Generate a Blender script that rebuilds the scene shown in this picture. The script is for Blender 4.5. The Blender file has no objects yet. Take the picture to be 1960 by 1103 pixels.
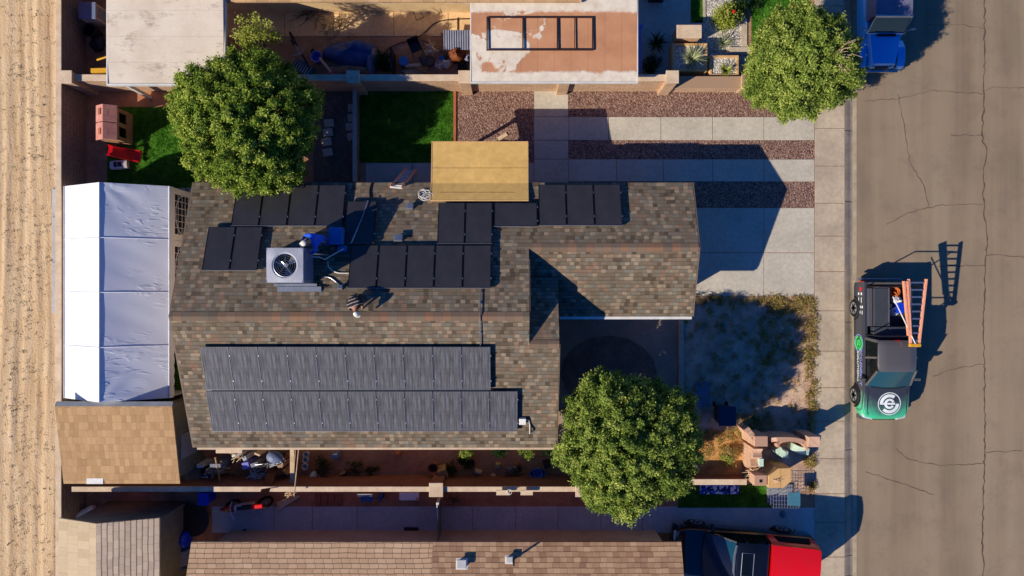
import bpy, math, random
import numpy as np
from mathutils import Vector, Matrix, Euler
random.seed(7)
R = math.radians
SC = bpy.context.scene
COL = SC.collection
# ---------------------------------------------------------------- camera, sky, sun
H = 27.0; F = 1307.0
cd = bpy.data.cameras.new('camera'); cam = bpy.data.objects.new('camera', cd); COL.objects.link(cam)
cam.location = (0, 0, H); cam.rotation_euler = (0, 0, 0)
cd.sensor_width = 36; cd.lens = 36*F/1960; cd.clip_end = 600; cd.clip_start = .5
SC.camera = cam
SUN = Vector((-1.297, -.75, 1)).normalized()
W = bpy.data.worlds.new('World'); SC.world = W; W.use_nodes = True
wn = W.node_tree; bg = wn.nodes['Background']
sky = wn.nodes.new('ShaderNodeTexSky'); sky.sky_type = 'NISHITA'; sky.sun_disc = False
sky.sun_elevation = R(33.7); sky.sun_rotation = math.atan2(SUN.x, SUN.y) % (2*math.pi)
sky.air_density = 1.0; sky.dust_density = .3; sky.ozone_density = 3.0
hs = wn.nodes.new('ShaderNodeHueSaturation'); hs.inputs['Saturation'].default_value = 1.55; hs.inputs['Hue'].default_value = .52
wn.links.new(sky.outputs[0], hs.inputs['Color']); wn.links.new(hs.outputs[0], bg.inputs[0])
bg.inputs[1].default_value = .094
sl = bpy.data.lights.new('sun', 'SUN'); sl.energy = 4.6; sl.angle = R(.5); sl.color = (1, .92, .78)
so = bpy.data.objects.new('sun', sl); COL.objects.link(so); so.location = (-40, -25, 40)
so.rotation_euler = (-SUN).to_track_quat('-Z', 'Y').to_euler()
SC.view_settings.view_transform = 'Standard'; SC.view_settings.look = 'None'
SC.view_settings.gamma = 1; SC.view_settings.exposure = .30
SC.cycles.max_bounces = 6; SC.cycles.transparent_max_bounces = 8

def S(h): return F/(H-h)
def P(px, py, h=0.):
    s = S(h); return Vector(((px-980)/s, (551.5-py)/s, h))
def PX(px, h=0): return (px-980)/S(h)
def PY(py, h=0): return (551.5-py)/S(h)
def on_plane(px, py, a, b):          # point of the plane z = a + b*y seen at a pixel
    vx, vy = (px-980)/F, (551.5-py)/F
    t = (H-a)/(1+b*vy); return Vector((t*vx, t*vy, H-t))

# ---------------------------------------------------------------- materials
def lin(c):
    return tuple(((v/255)/12.92 if v/255 <= .04045 else ((v/255+.055)/1.055)**2.4) for v in c)+(1,)
class NT:
    def __init__(s, name):
        s.m = bpy.data.materials.new(name); s.m.use_nodes = True; s.t = s.m.node_tree
        s.b = s.t.nodes['Principled BSDF']; s.tc = None
    def n(s, ty, ins=None, **kw):
        nd = s.t.nodes.new(ty)
        for k, v in kw.items(): setattr(nd, k, v)
        for k, v in (ins or {}).items():
            if hasattr(v, 'is_linked') or isinstance(v, bpy.types.NodeSocket): s.t.links.new(v, nd.inputs[k])
            else: nd.inputs[k].default_value = v
        return nd
    def obj(s):
        if not s.tc: s.tc = s.n('ShaderNodeTexCoord')
        return s.tc.outputs['Object']
    def mth(s, op, a, b=0., c=0.):
        return s.n('ShaderNodeMath', {0: a, 1: b, 2: c}, operation=op).outputs[0]
    def mix(s, f, a, b, mode='MIX'):
        nd = s.n('ShaderNodeMix', data_type='RGBA', blend_type=mode)
        for i, v in ((0, f), (6, a), (7, b)):
            if isinstance(v, bpy.types.NodeSocket): s.t.links.new(v, nd.inputs[i])
            else: nd.inputs[i].default_value = v
        return nd.outputs[2]
    def noise(s, scale, detail=4, rough=.6, vec=None, dist=0):
        return s.n('ShaderNodeTexNoise', {'Vector': vec or s.obj(), 'Scale': scale, 'Detail': detail, 'Roughness': rough, 'Distortion': dist}).outputs[0]
    def rng(s, v, a, b, c=0., d=1.):
        return s.n('ShaderNodeMapRange', {0: v, 1: a, 2: b, 3: c, 4: d}).outputs[0]
    def ramp(s, v, stops, interp='LINEAR'):
        nd = s.n('ShaderNodeValToRGB', {0: v}); cr = nd.color_ramp; cr.interpolation = interp
        while len(cr.elements) < len(stops): cr.elements.new(.5)
        for e, (p, c) in zip(cr.elements, stops): e.position = p; e.color = c
        return nd.outputs[0]
    def scalevec(s, v): return s.n('ShaderNodeMapping', {'Vector': s.obj(), 'Scale': v}).outputs[0]
    def bump(s, h, st=.5, d=.02):
        s.t.links.new(s.n('ShaderNodeBump', {'Height': h, 'Strength': st, 'Distance': d}).outputs[0], s.b.inputs['Normal'])
    def out(s, col, rough=.8, metal=0., spec=.5):
        if isinstance(col, bpy.types.NodeSocket): s.t.links.new(col, s.b.inputs['Base Color'])
        else: s.b.inputs['Base Color'].default_value = col
        if isinstance(rough, bpy.types.NodeSocket): s.t.links.new(rough, s.b.inputs['Roughness'])
        else: s.b.inputs['Roughness'].default_value = rough
        s.b.inputs['Metallic'].default_value = metal; s.b.inputs['Specular IOR Level'].default_value = spec
        return s.m
def M(name, c, c2=None, scale=3., rough=.8, metal=0., bump=0., bs=40., spec=.4, lo=.35, hi=.65, coat=0):
    t = NT(name); a = lin(c); b = lin(c2) if c2 else tuple(x*.8 for x in a[:3])+(1,)
    col = t.mix(t.rng(t.noise(scale), lo, hi), a, b)
    fine = t.rng(t.noise(scale*9, 3), .3, .7, .88, 1.1)
    nd = t.n('ShaderNodeVectorMath', {0: col}, operation='SCALE'); t.t.links.new(fine, nd.inputs['Scale'])
    if bump: t.bump(t.noise(bs, 4), bump)
    if coat: t.b.inputs['Coat Weight'].default_value = coat; t.b.inputs['Coat Roughness'].default_value = .04
    return t.out(nd.outputs[0], rough, metal, spec)
def shingles(name, cols, w, h, swap=False, line=.55, uline=.75, offset='rand', stain=(90, 80, 70), lw=.14):
    t = NT(name); sp = t.n('ShaderNodeSeparateXYZ', {0: t.obj()})
    x, y = sp.outputs[0], sp.outputs[1]
    if swap: x, y = y, x
    wob = t.mth('MULTIPLY', t.mth('SUBTRACT', t.noise(1.3, 2), .5), .05)
    yy = t.mth('DIVIDE', t.mth('ADD', y, wob), h); row = t.mth('FLOOR', yy)
    if offset == 'rand':
        off = t.n('ShaderNodeTexWhiteNoise', {'W': row}, noise_dimensions='1D').outputs[0]
    else: off = t.mth('MULTIPLY', t.mth('MODULO', t.mth('ABSOLUTE', row), 2.), .5)
    xx = t.mth('ADD', t.mth('DIVIDE', x, w), off); cx = t.mth('FLOOR', xx)
    cv = t.n('ShaderNodeCombineXYZ', {0: cx, 1: row})
    rn = t.n('ShaderNodeTexWhiteNoise', {0: cv.outputs[0]}, noise_dimensions='2D')
    k = len(cols)
    big = t.rng(t.noise(.9, 3), .3, .7, -.12, .12)
    f = t.n('ShaderNodeClamp', {0: t.mth('ADD', rn.outputs[0], big)}).outputs[0]
    col = t.ramp(f, [(i/(k-1), lin(c)) for i, c in enumerate(cols)])
    col = t.mix(t.rng(t.noise(.6, 5, .7), .5, .75, 0, .35), col, lin(stain))
    fy = t.mth('FRACT', yy); fx = t.mth('FRACT', xx)
    ly = t.rng(fy, 0., lw, line, 1.); lx = t.rng(fx, 0, .12, uline, 1.)
    g = t.rng(t.noise(60, 3), .3, .7, .82, 1.12)
    m = t.mth('MULTIPLY', t.mth('MULTIPLY', ly, lx), g)
    nd = t.n('ShaderNodeVectorMath', {0: col}, operation='SCALE'); t.t.links.new(m, nd.inputs['Scale'])
    t.bump(t.mth('ADD', t.mth('MULTIPLY', ly, lx), t.mth('MULTIPLY', rn.outputs[0], .6)), .6, .02)
    return t.out(nd.outputs[0], .92, 0, .25)
MAT = {}
MAT['roof'] = shingles('weathered_shingles', [(84,70,56),(106,92,74),(118,102,84),(112,98,80),(122,106,88),(110,106,94),(152,134,110),(130,102,82)], .16, .13, uline=.84, line=.45, lw=.24, stain=(92,80,68))
MAT['ridge'] = shingles('ridge_shingles', [(112,96,80),(122,98,80),(138,102,78),(120,104,88),(106,92,78)], .3, .6)
MAT['roof_s'] = shingles('tan_shingles', [(200,160,124),(210,170,132),(218,178,140),(204,164,126),(224,186,148)], .32, .16, line=.22, uline=.25, stain=(204,158,116), lw=.34)
MAT['roof_s2'] = shingles('worn_tan_shingles', [(156,118,90),(182,142,110),(206,168,130),(172,134,102),(192,152,118)], .24, .17, line=.3, uline=.55, stain=(140,100,72), lw=.3)
MAT['shed'] = shingles('shed_shingles', [(176,138,96),(186,148,104),(194,156,112),(170,132,92),(182,144,102)], .17, .27, line=.75, uline=.7, stain=(150,106,64), lw=.08)
MAT['shed2a'] = shingles('pale_shed_shingles', [(196,172,138),(204,180,146),(188,164,130),(198,176,142)], .3, .45, swap=True, line=.9, uline=.88, offset=.5, stain=(186,160,126))
MAT['shed2b'] = shingles('dark_lined_shingles', [(196,172,148),(210,186,158),(186,164,142),(200,176,150)], .3, .19, swap=True, line=.08, uline=.75, stain=(176,156,136), lw=.34)
MAT['nroof'] = shingles('north_shingles', [(190,152,110),(176,140,100),(200,162,120)], .4, .16)
MAT['trim'] = M('brown_trim', (120,102,84))
MAT['wall'] = M('stucco', (196,172,144), bump=.3)
MAT['cream'] = M('cream_cap', (218,192,160), (196,168,138), 2, bump=.2)
MAT['stucco_n'] = M('sand_stucco', (222,190,142), (206,172,126), 1.2, bump=.2)
MAT['green_grey'] = M('grey_green_siding', (120,116,100), (104,100,88))
def block_mat(name, a, b, mortar, w=.4, h=.2):
    t = NT(name); sp = t.n('ShaderNodeSeparateXYZ', {0: t.obj()})
    u = t.mth('ADD', sp.outputs[0], sp.outputs[1])
    cv = t.n('ShaderNodeCombineXYZ', {0: u, 1: sp.outputs[2]})
    br = t.n('ShaderNodeTexBrick', {'Vector': cv.outputs[0], 'Color1': lin(a), 'Color2': lin(b), 'Mortar': lin(mortar), 'Scale': 1., 'Mortar Size': .012, 'Brick Width': w, 'Row Height': h})
    col = t.mix(t.rng(t.noise(2.5), .35, .7, 0, .4), br.outputs[0], lin(tuple(int(v*.8) for v in a)))
    t.bump(t.mth('ADD', t.noise(30, 4), t.mth('MULTIPLY', br.outputs[1], -.6)), .4)
    return t.out(col, .9, 0, .2)
MAT['block'] = block_mat('slump_block', (206,170,136), (190,152,120), (164,132,106))
MAT['brick'] = block_mat('red_brick', (160,100,72), (138,84,62), (110,80,66), .3, .1)
MAT['pink_brick'] = block_mat('pink_brick', (224,182,152), (206,160,130), (180,140,116), .3, .1)
MAT['west'] = block_mat('grey_block', (150,124,110), (138,114,102), (112,92,84))
MAT['concrete'] = M('concrete', (192,182,164), (178,168,150), .8, bump=.15, bs=60)
MAT['walk'] = M('sidewalk_concrete', (192,173,146), (168,150,128), .7, bump=.15, bs=60)
MAT['curb'] = M('curb_concrete', (166,148,126), (140,124,106), 1.5, bump=.2)
MAT['gutter'] = M('gutter_concrete', (184,164,136), (160,142,118), 2.5, bump=.2)
MAT['yard_conc'] = M('yard_concrete', (196,190,182), (178,172,166), .8, bump=.1)
MAT['tan_conc'] = M('tan_concrete', (232,194,142), (212,174,126), .8, bump=.15)
MAT['court'] = M('courtyard_concrete', (160,140,120), (140,122,104), .9, bump=.15)
MAT['white'] = M('white_paint', (226,222,212), (206,202,194), 2, rough=.5)
MAT['grey'] = M('grey_paint', (150,150,150), rough=.5)
MAT['metal'] = M('galvanised_metal', (176,178,180), rough=.35, metal=.8)
MAT['acgrey'] = M('pale_grey_enamel', (176,176,184), rough=.5)
MAT['acblue_shade'] = M('grey_blue_enamel_and_shade', (112,122,150), rough=.55)  # darker blue paints in shade on the cooling unit sides; plain colour elsewhere
MAT['alu'] = M('aluminium', (196,196,200), rough=.4, metal=.9)
MAT['dark'] = M('dark_plastic', (26,27,30), rough=.5)
MAT['black'] = M('black_rubber', (14,14,15), rough=.75)
MAT['wood'] = M('weathered_wood', (176,138,92), (140,104,68), 6, bump=.2)
MAT['lumber'] = M('pale_lumber', (214,186,150), (190,160,124), 5)
MAT['rustwood'] = M('rusty_brown_board', (128,66,28), (96,48,22), 5)
MAT['brownframe'] = M('brown_steel', (60,34,26), rough=.5)
MAT['tan'] = M('tan_panel', (220,176,100), (212,168,94), .5, rough=.7)
MAT['tan2'] = M('tan_stucco', (214,170,112), (200,156,100), 1.5)
MAT['blue'] = M('blue_plastic', (20,60,200), rough=.35)
MAT['sky_blue'] = M('light_blue_plastic', (70,130,200), rough=.35)
MAT['red'] = M('red_plastic', (226,16,18), (200,12,14), rough=.35)
MAT['yellow'] = M('yellow_paint', (222,160,30))
MAT['tealplastic'] = M('teal_crate_plastic', (70,120,140), rough=.5)
MAT['lav'] = M('lavender_plastic', (130,130,210), rough=.4)
MAT['terra'] = M('terracotta', (170,96,60), rough=.8)
MAT['pinkplastic'] = M('faded_pink_plastic', (206,140,122), (186,120,104), 4)
MAT['mint'] = M('mint_plaster', (198,222,200), (180,206,186), 4)
MAT['cloth_tan'] = M('tan_canvas', (176,134,98), (150,108,80), 5, bump=.6, bs=12)
MAT['tarp'] = M('navy_tarp', (62,92,140), (44,68,112), 3, rough=.6, bump=.9, bs=6)
MAT['binblue'] = M('dark_navy_plastic', (34,44,70), rough=.5)
MAT['greyblue'] = M('grey_tarp', (120,122,140), rough=.5, bump=.6, bs=8)
MAT['bark'] = M('bark', (104,84,64), (80,64,50), 8, bump=.5)
MAT['rock'] = M('rock', (150,120,100), (110,90,80), 4, bump=.5)
MAT['ladder'] = M('salmon_fibreglass', (232,150,112), (236,164,130), 6, rough=.5)
MAT['orangecord'] = M('orange_cord', (214,110,40), (170,80,30), 8)
MAT['tent_frame'] = M('white_tube', (220,222,226), rough=.4)
def glass(name, c, rough=.03):
    t = NT(name); return t.out(lin(c), rough, 0, .5)
MAT['glass'] = glass('tinted_glass', (12,20,24)); MAT['glass_blue'] = glass('blue_tinted_windscreen', (16,62,80))
MAT['headlight'] = glass('headlight_glass', (190,196,200)); MAT['taillight'] = glass('red_lens', (170,8,8))
MAT['green_light'] = M('chrome', (200,200,205), rough=.15, metal=1)
# panels
def panel_mat(name, c, busbar_sheen):
    t = NT(name); sp = t.n('ShaderNodeSeparateXYZ', {0: t.obj()})
    x = t.mth('FRACT', t.mth('DIVIDE', sp.outputs[0], .033 if busbar_sheen else .16))
    l = t.rng(x, 0, .3 if busbar_sheen else .06, 1, 0)
    cell = t.mth('LESS_THAN', t.mth('FRACT', t.mth('DIVIDE', sp.outputs[1], .16)), .05)
    n = t.noise(1.2, 3)
    base = t.mix(t.rng(n, .35, .65), lin(c), lin(tuple(int(v*.85) for v in c)))
    col = t.mix(t.mth('MULTIPLY', l, .35 if busbar_sheen else .2), base, lin((130,132,140) if busbar_sheen else (60,62,74)))
    if busbar_sheen:
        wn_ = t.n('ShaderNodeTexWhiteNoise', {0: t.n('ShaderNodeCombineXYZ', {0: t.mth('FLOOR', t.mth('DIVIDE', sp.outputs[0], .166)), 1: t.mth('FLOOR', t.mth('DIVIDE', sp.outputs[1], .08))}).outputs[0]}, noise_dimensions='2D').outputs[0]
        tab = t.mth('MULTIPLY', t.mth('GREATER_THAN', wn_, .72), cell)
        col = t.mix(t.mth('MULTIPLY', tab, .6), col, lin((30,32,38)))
        st = t.noise(26., 3, .65, t.scalevec((1, .05, 1))); col = t.mix(t.rng(st, .5, .7, 0, .5), col, lin((138,141,148))); col = t.mix(t.rng(st, .3, .46, .6, 0.), col, lin((30,32,38)))  # pale and dark streaks imitate uneven sky reflection
    return t.out(col, .32 if busbar_sheen else .22, 0, .35)
MAT['pv'] = panel_mat('dark_solar_glass', (60,58,61), False)
MAT['pv_s'] = panel_mat('painted_sky_sheen_glass', (90,87,86), True)  # sky reflection on the south slope painted in as lighter grey glass
MAT['pvframe'] = M('black_anodised_frame', (30,30,34), rough=.4, metal=.6)
def leaf_mat(name, a, b, c):
    t = NT(name); at = t.n('ShaderNodeAttribute', attribute_name='rnd')
    col = t.ramp(at.outputs['Fac'], [(0, lin(a)), (.55, lin(b)), (1, lin(c))])
    t.b.inputs['Subsurface Weight'].default_value = 0
    tr = t.n('ShaderNodeBsdfTranslucent', {'Color': col}); t.out(col, .6, 0, .12)
    mx = t.n('ShaderNodeMixShader', {0: .33, 1: t.b.outputs[0], 2: tr.outputs[0]})
    t.t.links.new(mx.outputs[0], t.t.nodes['Material Output'].inputs[0]); return t.m
MAT['leaf'] = leaf_mat('leaf_green', (62,86,28), (130,154,52), (214,218,104))
MAT['leaf_y'] = leaf_mat('leaf_yellowgreen', (100,116,34), (156,164,62), (208,204,110))
MAT['leaf_o'] = leaf_mat('leaf_olive', (70,90,36), (134,154,62), (212,214,114))
MAT['leaf_dry'] = leaf_mat('leaf_dry', (136,116,66), (184,160,96), (214,192,126))
MAT['leaf_dk'] = leaf_mat('leaf_dark', (24,40,20), (40,66,30), (70,96,46))
MAT['grassblade'] = leaf_mat('grass_blades', (40,86,18), (74,134,30), (128,176,62))
MAT['agave'] = leaf_mat('agave_leaf', (110,120,84), (150,156,110), (196,196,150))
# ---------------------------------------------------------------- mesh helpers
class MB:
    def __init__(s): s.v = []; s.f = []; s.m = Matrix()
    def at(s, x=0, y=0, z=0, rz=0, rx=0, ry=0):
        s.m = Matrix.Translation((x, y, z)) @ Euler((rx, ry, rz)).to_matrix().to_4x4(); return s
    def add(s, vs, fs):
        o = len(s.v); s.v += [tuple(s.m @ Vector(v)) for v in vs]; s.f += [tuple(i+o for i in f) for f in fs]; return s
    def box(s, x0, x1, y0, y1, z0, z1, taper=0.):
        t = taper; vs = [(x0,y0,z0),(x1,y0,z0),(x1,y1,z0),(x0,y1,z0),(x0+t,y0+t,z1),(x1-t,y0+t,z1),(x1-t,y1-t,z1),(x0+t,y1-t,z1)]
        return s.add(vs, [(3,2,1,0),(4,5,6,7),(0,1,5,4),(1,2,6,5),(2,3,7,6),(3,0,4,7)])
    def prism(s, pts, z0, z1):
        n = len(pts); vs = [(p[0],p[1],z0) for p in pts]+[(p[0],p[1],z1) for p in pts]
        a = sum(pts[i][0]*pts[(i+1)%n][1]-pts[(i+1)%n][0]*pts[i][1] for i in range(n))
        if a < 0: vs = vs[:n][::-1]+vs[n:][::-1]
        return s.add(vs, [tuple(range(n))[::-1], tuple(range(n, 2*n))]+[(i, (i+1)%n, n+(i+1)%n, n+i) for i in range(n)])
    def slab(s, pts, th):                # 3-D polygon (counter clockwise from above) thickened downwards
        n = len(pts); vs = [tuple(p) for p in pts]+[(p[0],p[1],p[2]-th) for p in pts]
        return s.add(vs, [tuple(range(n)), tuple(range(n, 2*n))[::-1]]+[((i+1)%n, i, n+i, n+(i+1)%n) for i in range(n)])
    def cyl(s, p0, p1, r0, r1=None, n=12, caps=True):
        r1 = r0 if r1 is None else r1; p0, p1 = Vector(p0), Vector(p1); d = (p1-p0)
        q = d.to_track_quat('Z', 'Y'); vs = []
        for p, r in ((p0, r0), (p1, r1)):
            for i in range(n):
                a = 2*math.pi*i/n; vs.append(p+q @ Vector((r*math.cos(a), r*math.sin(a), 0)))
        fs = [(i, (i+1)%n, n+(i+1)%n, n+i) for i in range(n)]
        if caps: fs += [tuple(range(n))[::-1], tuple(range(n, 2*n))]
        return s.add(vs, fs)
    def tube(s, pts, r, n=6, r1=None):
        pts = [Vector(p) for p in pts]; vs = []; k = len(pts)
        for j, p in enumerate(pts):
            d = (pts[min(j+1, k-1)]-pts[max(j-1, 0)]).normalized(); q = d.to_track_quat('Z', 'Y')
            rr = r if r1 is None else r+(r1-r)*j/(k-1)
            for i in range(n):
                a = 2*math.pi*i/n; vs.append(p+q @ Vector((rr*math.cos(a), rr*math.sin(a), 0)))
        fs = [(j*n+i, j*n+(i+1)%n, (j+1)*n+(i+1)%n, (j+1)*n+i) for j in range(k-1) for i in range(n)]
        fs += [tuple(range(n))[::-1], tuple(range((k-1)*n, k*n))]
        return s.add(vs, fs)
    def lathe(s, prof, n=20, axis='z'):
        vs = []; k = len(prof)
        for r, z in prof:
            for i in range(n):
                a = 2*math.pi*i/n; c, d = r*math.cos(a), r*math.sin(a)
                vs.append((c, d, z) if axis == 'z' else (z, c, d))
        fs = [(j*n+i, j*n+(i+1)%n, (j+1)*n+(i+1)%n, (j+1)*n+i) for j in range(k-1) for i in range(n)]
        fs += [tuple(range(n))[::-1], tuple(range((k-1)*n, k*n))]
        return s.add(vs, fs)
    def loft(s, rings, caps=True):
        n = len(rings[0]); vs = [p for r in rings for p in r]
        fs = [(j*n+i, j*n+(i+1)%n, (j+1)*n+(i+1)%n, (j+1)*n+i) for j in range(len(rings)-1) for i in range(n)]
        if caps: fs += [tuple(range(n))[::-1], tuple(range((len(rings)-1)*n, len(rings)*n))]
        return s.add(vs, fs)
    def blob(s, c, r, seed=0, amp=.2, nu=14, nv=8, flat=0.):
        rs = random.Random(seed); ph = [rs.uniform(0, 6.3) for _ in range(6)]; vs = []
        for j in range(nv+1):
            th = math.pi*j/nv
            for i in range(nu):
                a = 2*math.pi*i/nu
                k = 1+amp*(math.sin(2*a+ph[0])*math.sin(2*th+ph[1])*.6+math.sin(3*a+ph[2]+th)*.4+math.sin(5*a+ph[3])*math.sin(3*th+ph[4])*.35)
                z = math.cos(th)*r[2]*k
                if z < 0: z *= (1-flat)
                vs.append((c[0]+math.sin(th)*math.cos(a)*r[0]*k, c[1]+math.sin(th)*math.sin(a)*r[1]*k, c[2]+z))
        return s.add(vs, [(j*nu+i, (j+1)*nu+i, (j+1)*nu+(i+1)%nu, j*nu+(i+1)%nu) for j in range(nv) for i in range(nu)])
    def build(s, name, mat, parent=None, smooth=None, bevel=0., shift=None):
        me = bpy.data.meshes.new(name); v = s.v
        if shift is not None: v = [(a-shift[0], b-shift[1], c-shift[2]) for a, b, c in v]
        me.from_pydata(v, [], s.f); me.materials.append(MAT[mat] if isinstance(mat, str) else mat)
        o = bpy.data.objects.new(name, me); COL.objects.link(o)
        if parent: o.parent = parent
        if smooth is not None:
            me.shade_smooth()
            if smooth:
                me.set_sharp_from_angle(angle=R(smooth))
        if bevel:
            b = o.modifiers.new('bevel', 'BEVEL'); b.width = bevel; b.segments = 2; b.limit_method = 'ANGLE'
        return o
def tag(o, label, cat, group=None, kind=None):
    if label: o['label'] = label
    if cat: o['category'] = cat
    if group: o['group'] = group
    if kind: o['kind'] = kind
    return o
def thing(name, label, cat, loc=(0,0,0), rz=0., group=None):
    o = bpy.data.objects.new(name, None); COL.objects.link(o); o.location = loc; o.rotation_euler = (0,0,rz)
    o.empty_display_size = .3
    return tag(o, label, cat, group)
def single(name, mb, mat, label, cat, group=None, smooth=None, bevel=0., kind=None):
    xs = [v[0] for v in mb.v]; ys = [v[1] for v in mb.v]; zs = [v[2] for v in mb.v]
    c = ((min(xs)+max(xs))/2, (min(ys)+max(ys))/2, min(zs))
    o = mb.build(name, mat, None, smooth, bevel, c); o.location = c
    return tag(o, label, cat, group, kind)
def struct(name, mb, mat, kind='structure'): 
    o = mb.build(name, mat); o['kind'] = kind; return o
def copy_tree(o, loc=None, rz=None, label=None):
    c = o.copy(); COL.objects.link(c)
    def rec(a, b):
        for ch in a.children:
            d = ch.copy(); COL.objects.link(d); d.parent = b; rec(ch, d)
    rec(o, c)
    if loc is not None: c.location = loc
    if rz is not None: c.rotation_euler.z = rz
    if label: c['label'] = label
    return c
ORD = ['first','second','third','fourth','fifth','sixth','seventh','eighth','ninth','tenth','eleventh','twelfth']
def ordn(i, n, side='left', other='right'):
    if i == 0: return side+'most'
    if i == n-1: return other+'most'
    return ORD[i]+' from the '+side

def leaves(name, mat, parent, centers, per, sig, size, up=.6, seed=1, aspect=.5, flatten=1., out=None, jitter=.5):
    """many small leaf-sized diamonds around the given clump centres (local to parent)"""
    g = np.random.default_rng(seed); C_ = np.asarray(centers, float); n = len(C_)*per
    ctr = np.repeat(C_, per, 0)+g.normal(0, 1, (n, 3))*np.array([sig, sig, sig*flatten])
    base = g.random(len(C_)).repeat(per)
    nr = g.normal(0, 1, (n, 3)); nr /= np.linalg.norm(nr, axis=1)[:, None]
    nr = nr*(1-up)+np.array([0, 0, 1.])*up
    if out is not None:
        d = ctr-np.asarray(out); d /= np.linalg.norm(d, axis=1)[:, None]+1e-6; nr += d*.35
    nr /= np.linalg.norm(nr, axis=1)[:, None]
    t = np.cross(nr, g.normal(0, 1, (n, 3))); t /= np.linalg.norm(t, axis=1)[:, None]+1e-9
    b = np.cross(nr, t); L = size*(1+jitter*(g.random(n)-.5))[:, None]; Wd = L*aspect
    V = np.empty((n, 4, 3)); V[:, 0] = ctr-t*L*.5; V[:, 1] = ctr+b*Wd*.5+nr*L*.08; V[:, 2] = ctr+t*L*.5; V[:, 3] = ctr-b*Wd*.5+nr*L*.08
    me = bpy.data.meshes.new(name); me.vertices.add(n*4); me.vertices.foreach_set('co', V.reshape(-1).astype(np.float32))
    me.loops.add(n*4); me.loops.foreach_set('vertex_index', np.arange(n*4, dtype=np.int32))
    me.polygons.add(n); me.polygons.foreach_set('loop_start', np.arange(0, n*4, 4, dtype=np.int32))
    me.update(calc_edges=True)
    a = me.attributes.new('rnd', 'FLOAT', 'FACE'); a.data.foreach_set('value', np.clip(base*.6+g.random(n)*.4, 0, 1).astype(np.float32))
    me.materials.append(MAT[mat]); o = bpy.data.objects.new(name, me); COL.objects.link(o)
    if parent: o.parent = parent
    return o
def spray_centers(g, rad, rz_, hc, sp, ph):
    tops = []; tries = 0
    while tries < 9000:
        tries += 1; d = g.normal(0, 1, 3); d /= np.linalg.norm(d)
        if d[2] < -.6: continue
        a = math.atan2(d[1], d[0]); k = 1+.05*math.sin(3*a+ph[0])+.05*math.sin(5*a+ph[1]+2*d[2])+.04*math.sin(9*a+ph[2])
        r = k*(.88+.1*g.random())
        c = np.array([d[0]*r*rad, d[1]*r*rad, hc+d[2]*r*rz_])
        if all(((c-q)**2).sum() > sp*sp for q in tops): tops.append(c)
        if len(tops) > 400: break
    cs = []
    for c in tops:
        out = (c-np.array([0, 0, hc])); out = out/(np.linalg.norm(out)+1e-6)
        ax = out*.8+np.array([0, 0, .45])+g.normal(0, .28, 3); ax /= np.linalg.norm(ax); L = .3+.22*g.random()
        for q in range(9): u = q/8; cs.append(c+ax*(u-.45)*L*1.3+g.normal(0, .085*(1.15-u), 3))
    for _ in range(len(tops)*4):           # the darker inside of the crown
        d = g.normal(0, 1, 3); d /= np.linalg.norm(d); r = .2+.58*g.random(); cs.append((d[0]*r*rad, d[1]*r*rad, hc+d[2]*r*rz_*.9))
    return cs
def tree(label, x, y, hc, rad, rz_, mat, seed, nclump=300, per=150, trunk_h=None, group=None):
    t = thing('tree', label, 'tree', (x, y, 0), 0, group); g = np.random.default_rng(seed)
    ph = g.random(8)*6.28
    cs = spray_centers(g, rad, rz_, hc, nclump, ph)
    leaves('crown', mat, t, cs, per, .078, .088, .42, seed, .5, 1.0, (0, 0, hc))
    m = MB(); top = hc+.2*rz_; m.tube([(0,0,-.05),(.05,.03,hc*.3),(-.04,.06,hc*.62),(.03,0,top)], .2*rad/2.6, 10, .07)
    m.build('trunk', 'bark', t, 40)
    m = MB()
    for i in range(11):
        c = cs[(i*23) % len(cs)]; m.tube([(0,0,hc*.55+.05*i), (c[0]*.5,c[1]*.5,(c[2]+hc)*.5-.1), (c[0]*.92,c[1]*.92,c[2])], .07, 6, .015)
    m.build('limb', 'bark', t, 40); return t
def shrub(name, label, px, py, r, h, mat='leaf_dk', n=1200, size=.07, seed=3, z=0., cat='shrub', group=None, up=.35):
    p = P(px, py, h*.5+z); t = thing(name, label, cat, (p.x, p.y, z), 0, group); g = np.random.default_rng(seed)
    k = max(6, n//45); d = g.normal(0, 1, (k, 3)); d /= np.linalg.norm(d, axis=1)[:, None]; q = d*(g.random((k, 1))**.5)*np.array([r, r, h*.45])*.85+np.array([0, 0, h*.52])
    leaves('foliage', mat, t, q, 45, r*.16, size, up, seed, .4)
    m = MB(); 
    for i in range(5): m.tube([(0,0,-.01), tuple(q[i]*np.array([.5,.5,.6])), tuple(q[i])], .015, 5, .005)
    m.build('stem', 'bark', t); return t
def blades_plant(name, label, px, py, r, h, mat='agave', n=26, w=.05, seed=3, z=0., cat='plant', group=None):
    p = P(px, py, z+h*.3); rs = random.Random(seed); m = MB()
    for i in range(n):
        a = rs.uniform(0, 6.28); L = r*rs.uniform(.6, 1.05); hh = h*rs.uniform(.3, 1); c, s_ = math.cos(a), math.sin(a)
        pts = [(0, 0, 0), (c*L*.5, s_*L*.5, hh*.8), (c*L, s_*L, hh)]; ww = [w, w*.8, .004]; vs = []
        for (x, y, zz), q in zip(pts, ww): vs += [(x-s_*q/2, y+c*q/2, zz), (x+s_*q/2, y-c*q/2, zz)]
        o = len(m.v); m.v += [(p.x+v[0], p.y+v[1], z+v[2]) for v in vs]; m.f += [(o, o+1, o+3, o+2), (o+2, o+3, o+5, o+4)]
    ob = single(name, m, mat, label, cat, group)
    a = ob.data.attributes.new('rnd', 'FLOAT', 'FACE'); a.data.foreach_set('value', [rs.random() for _ in range(len(ob.data.polygons))])
    return ob
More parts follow.
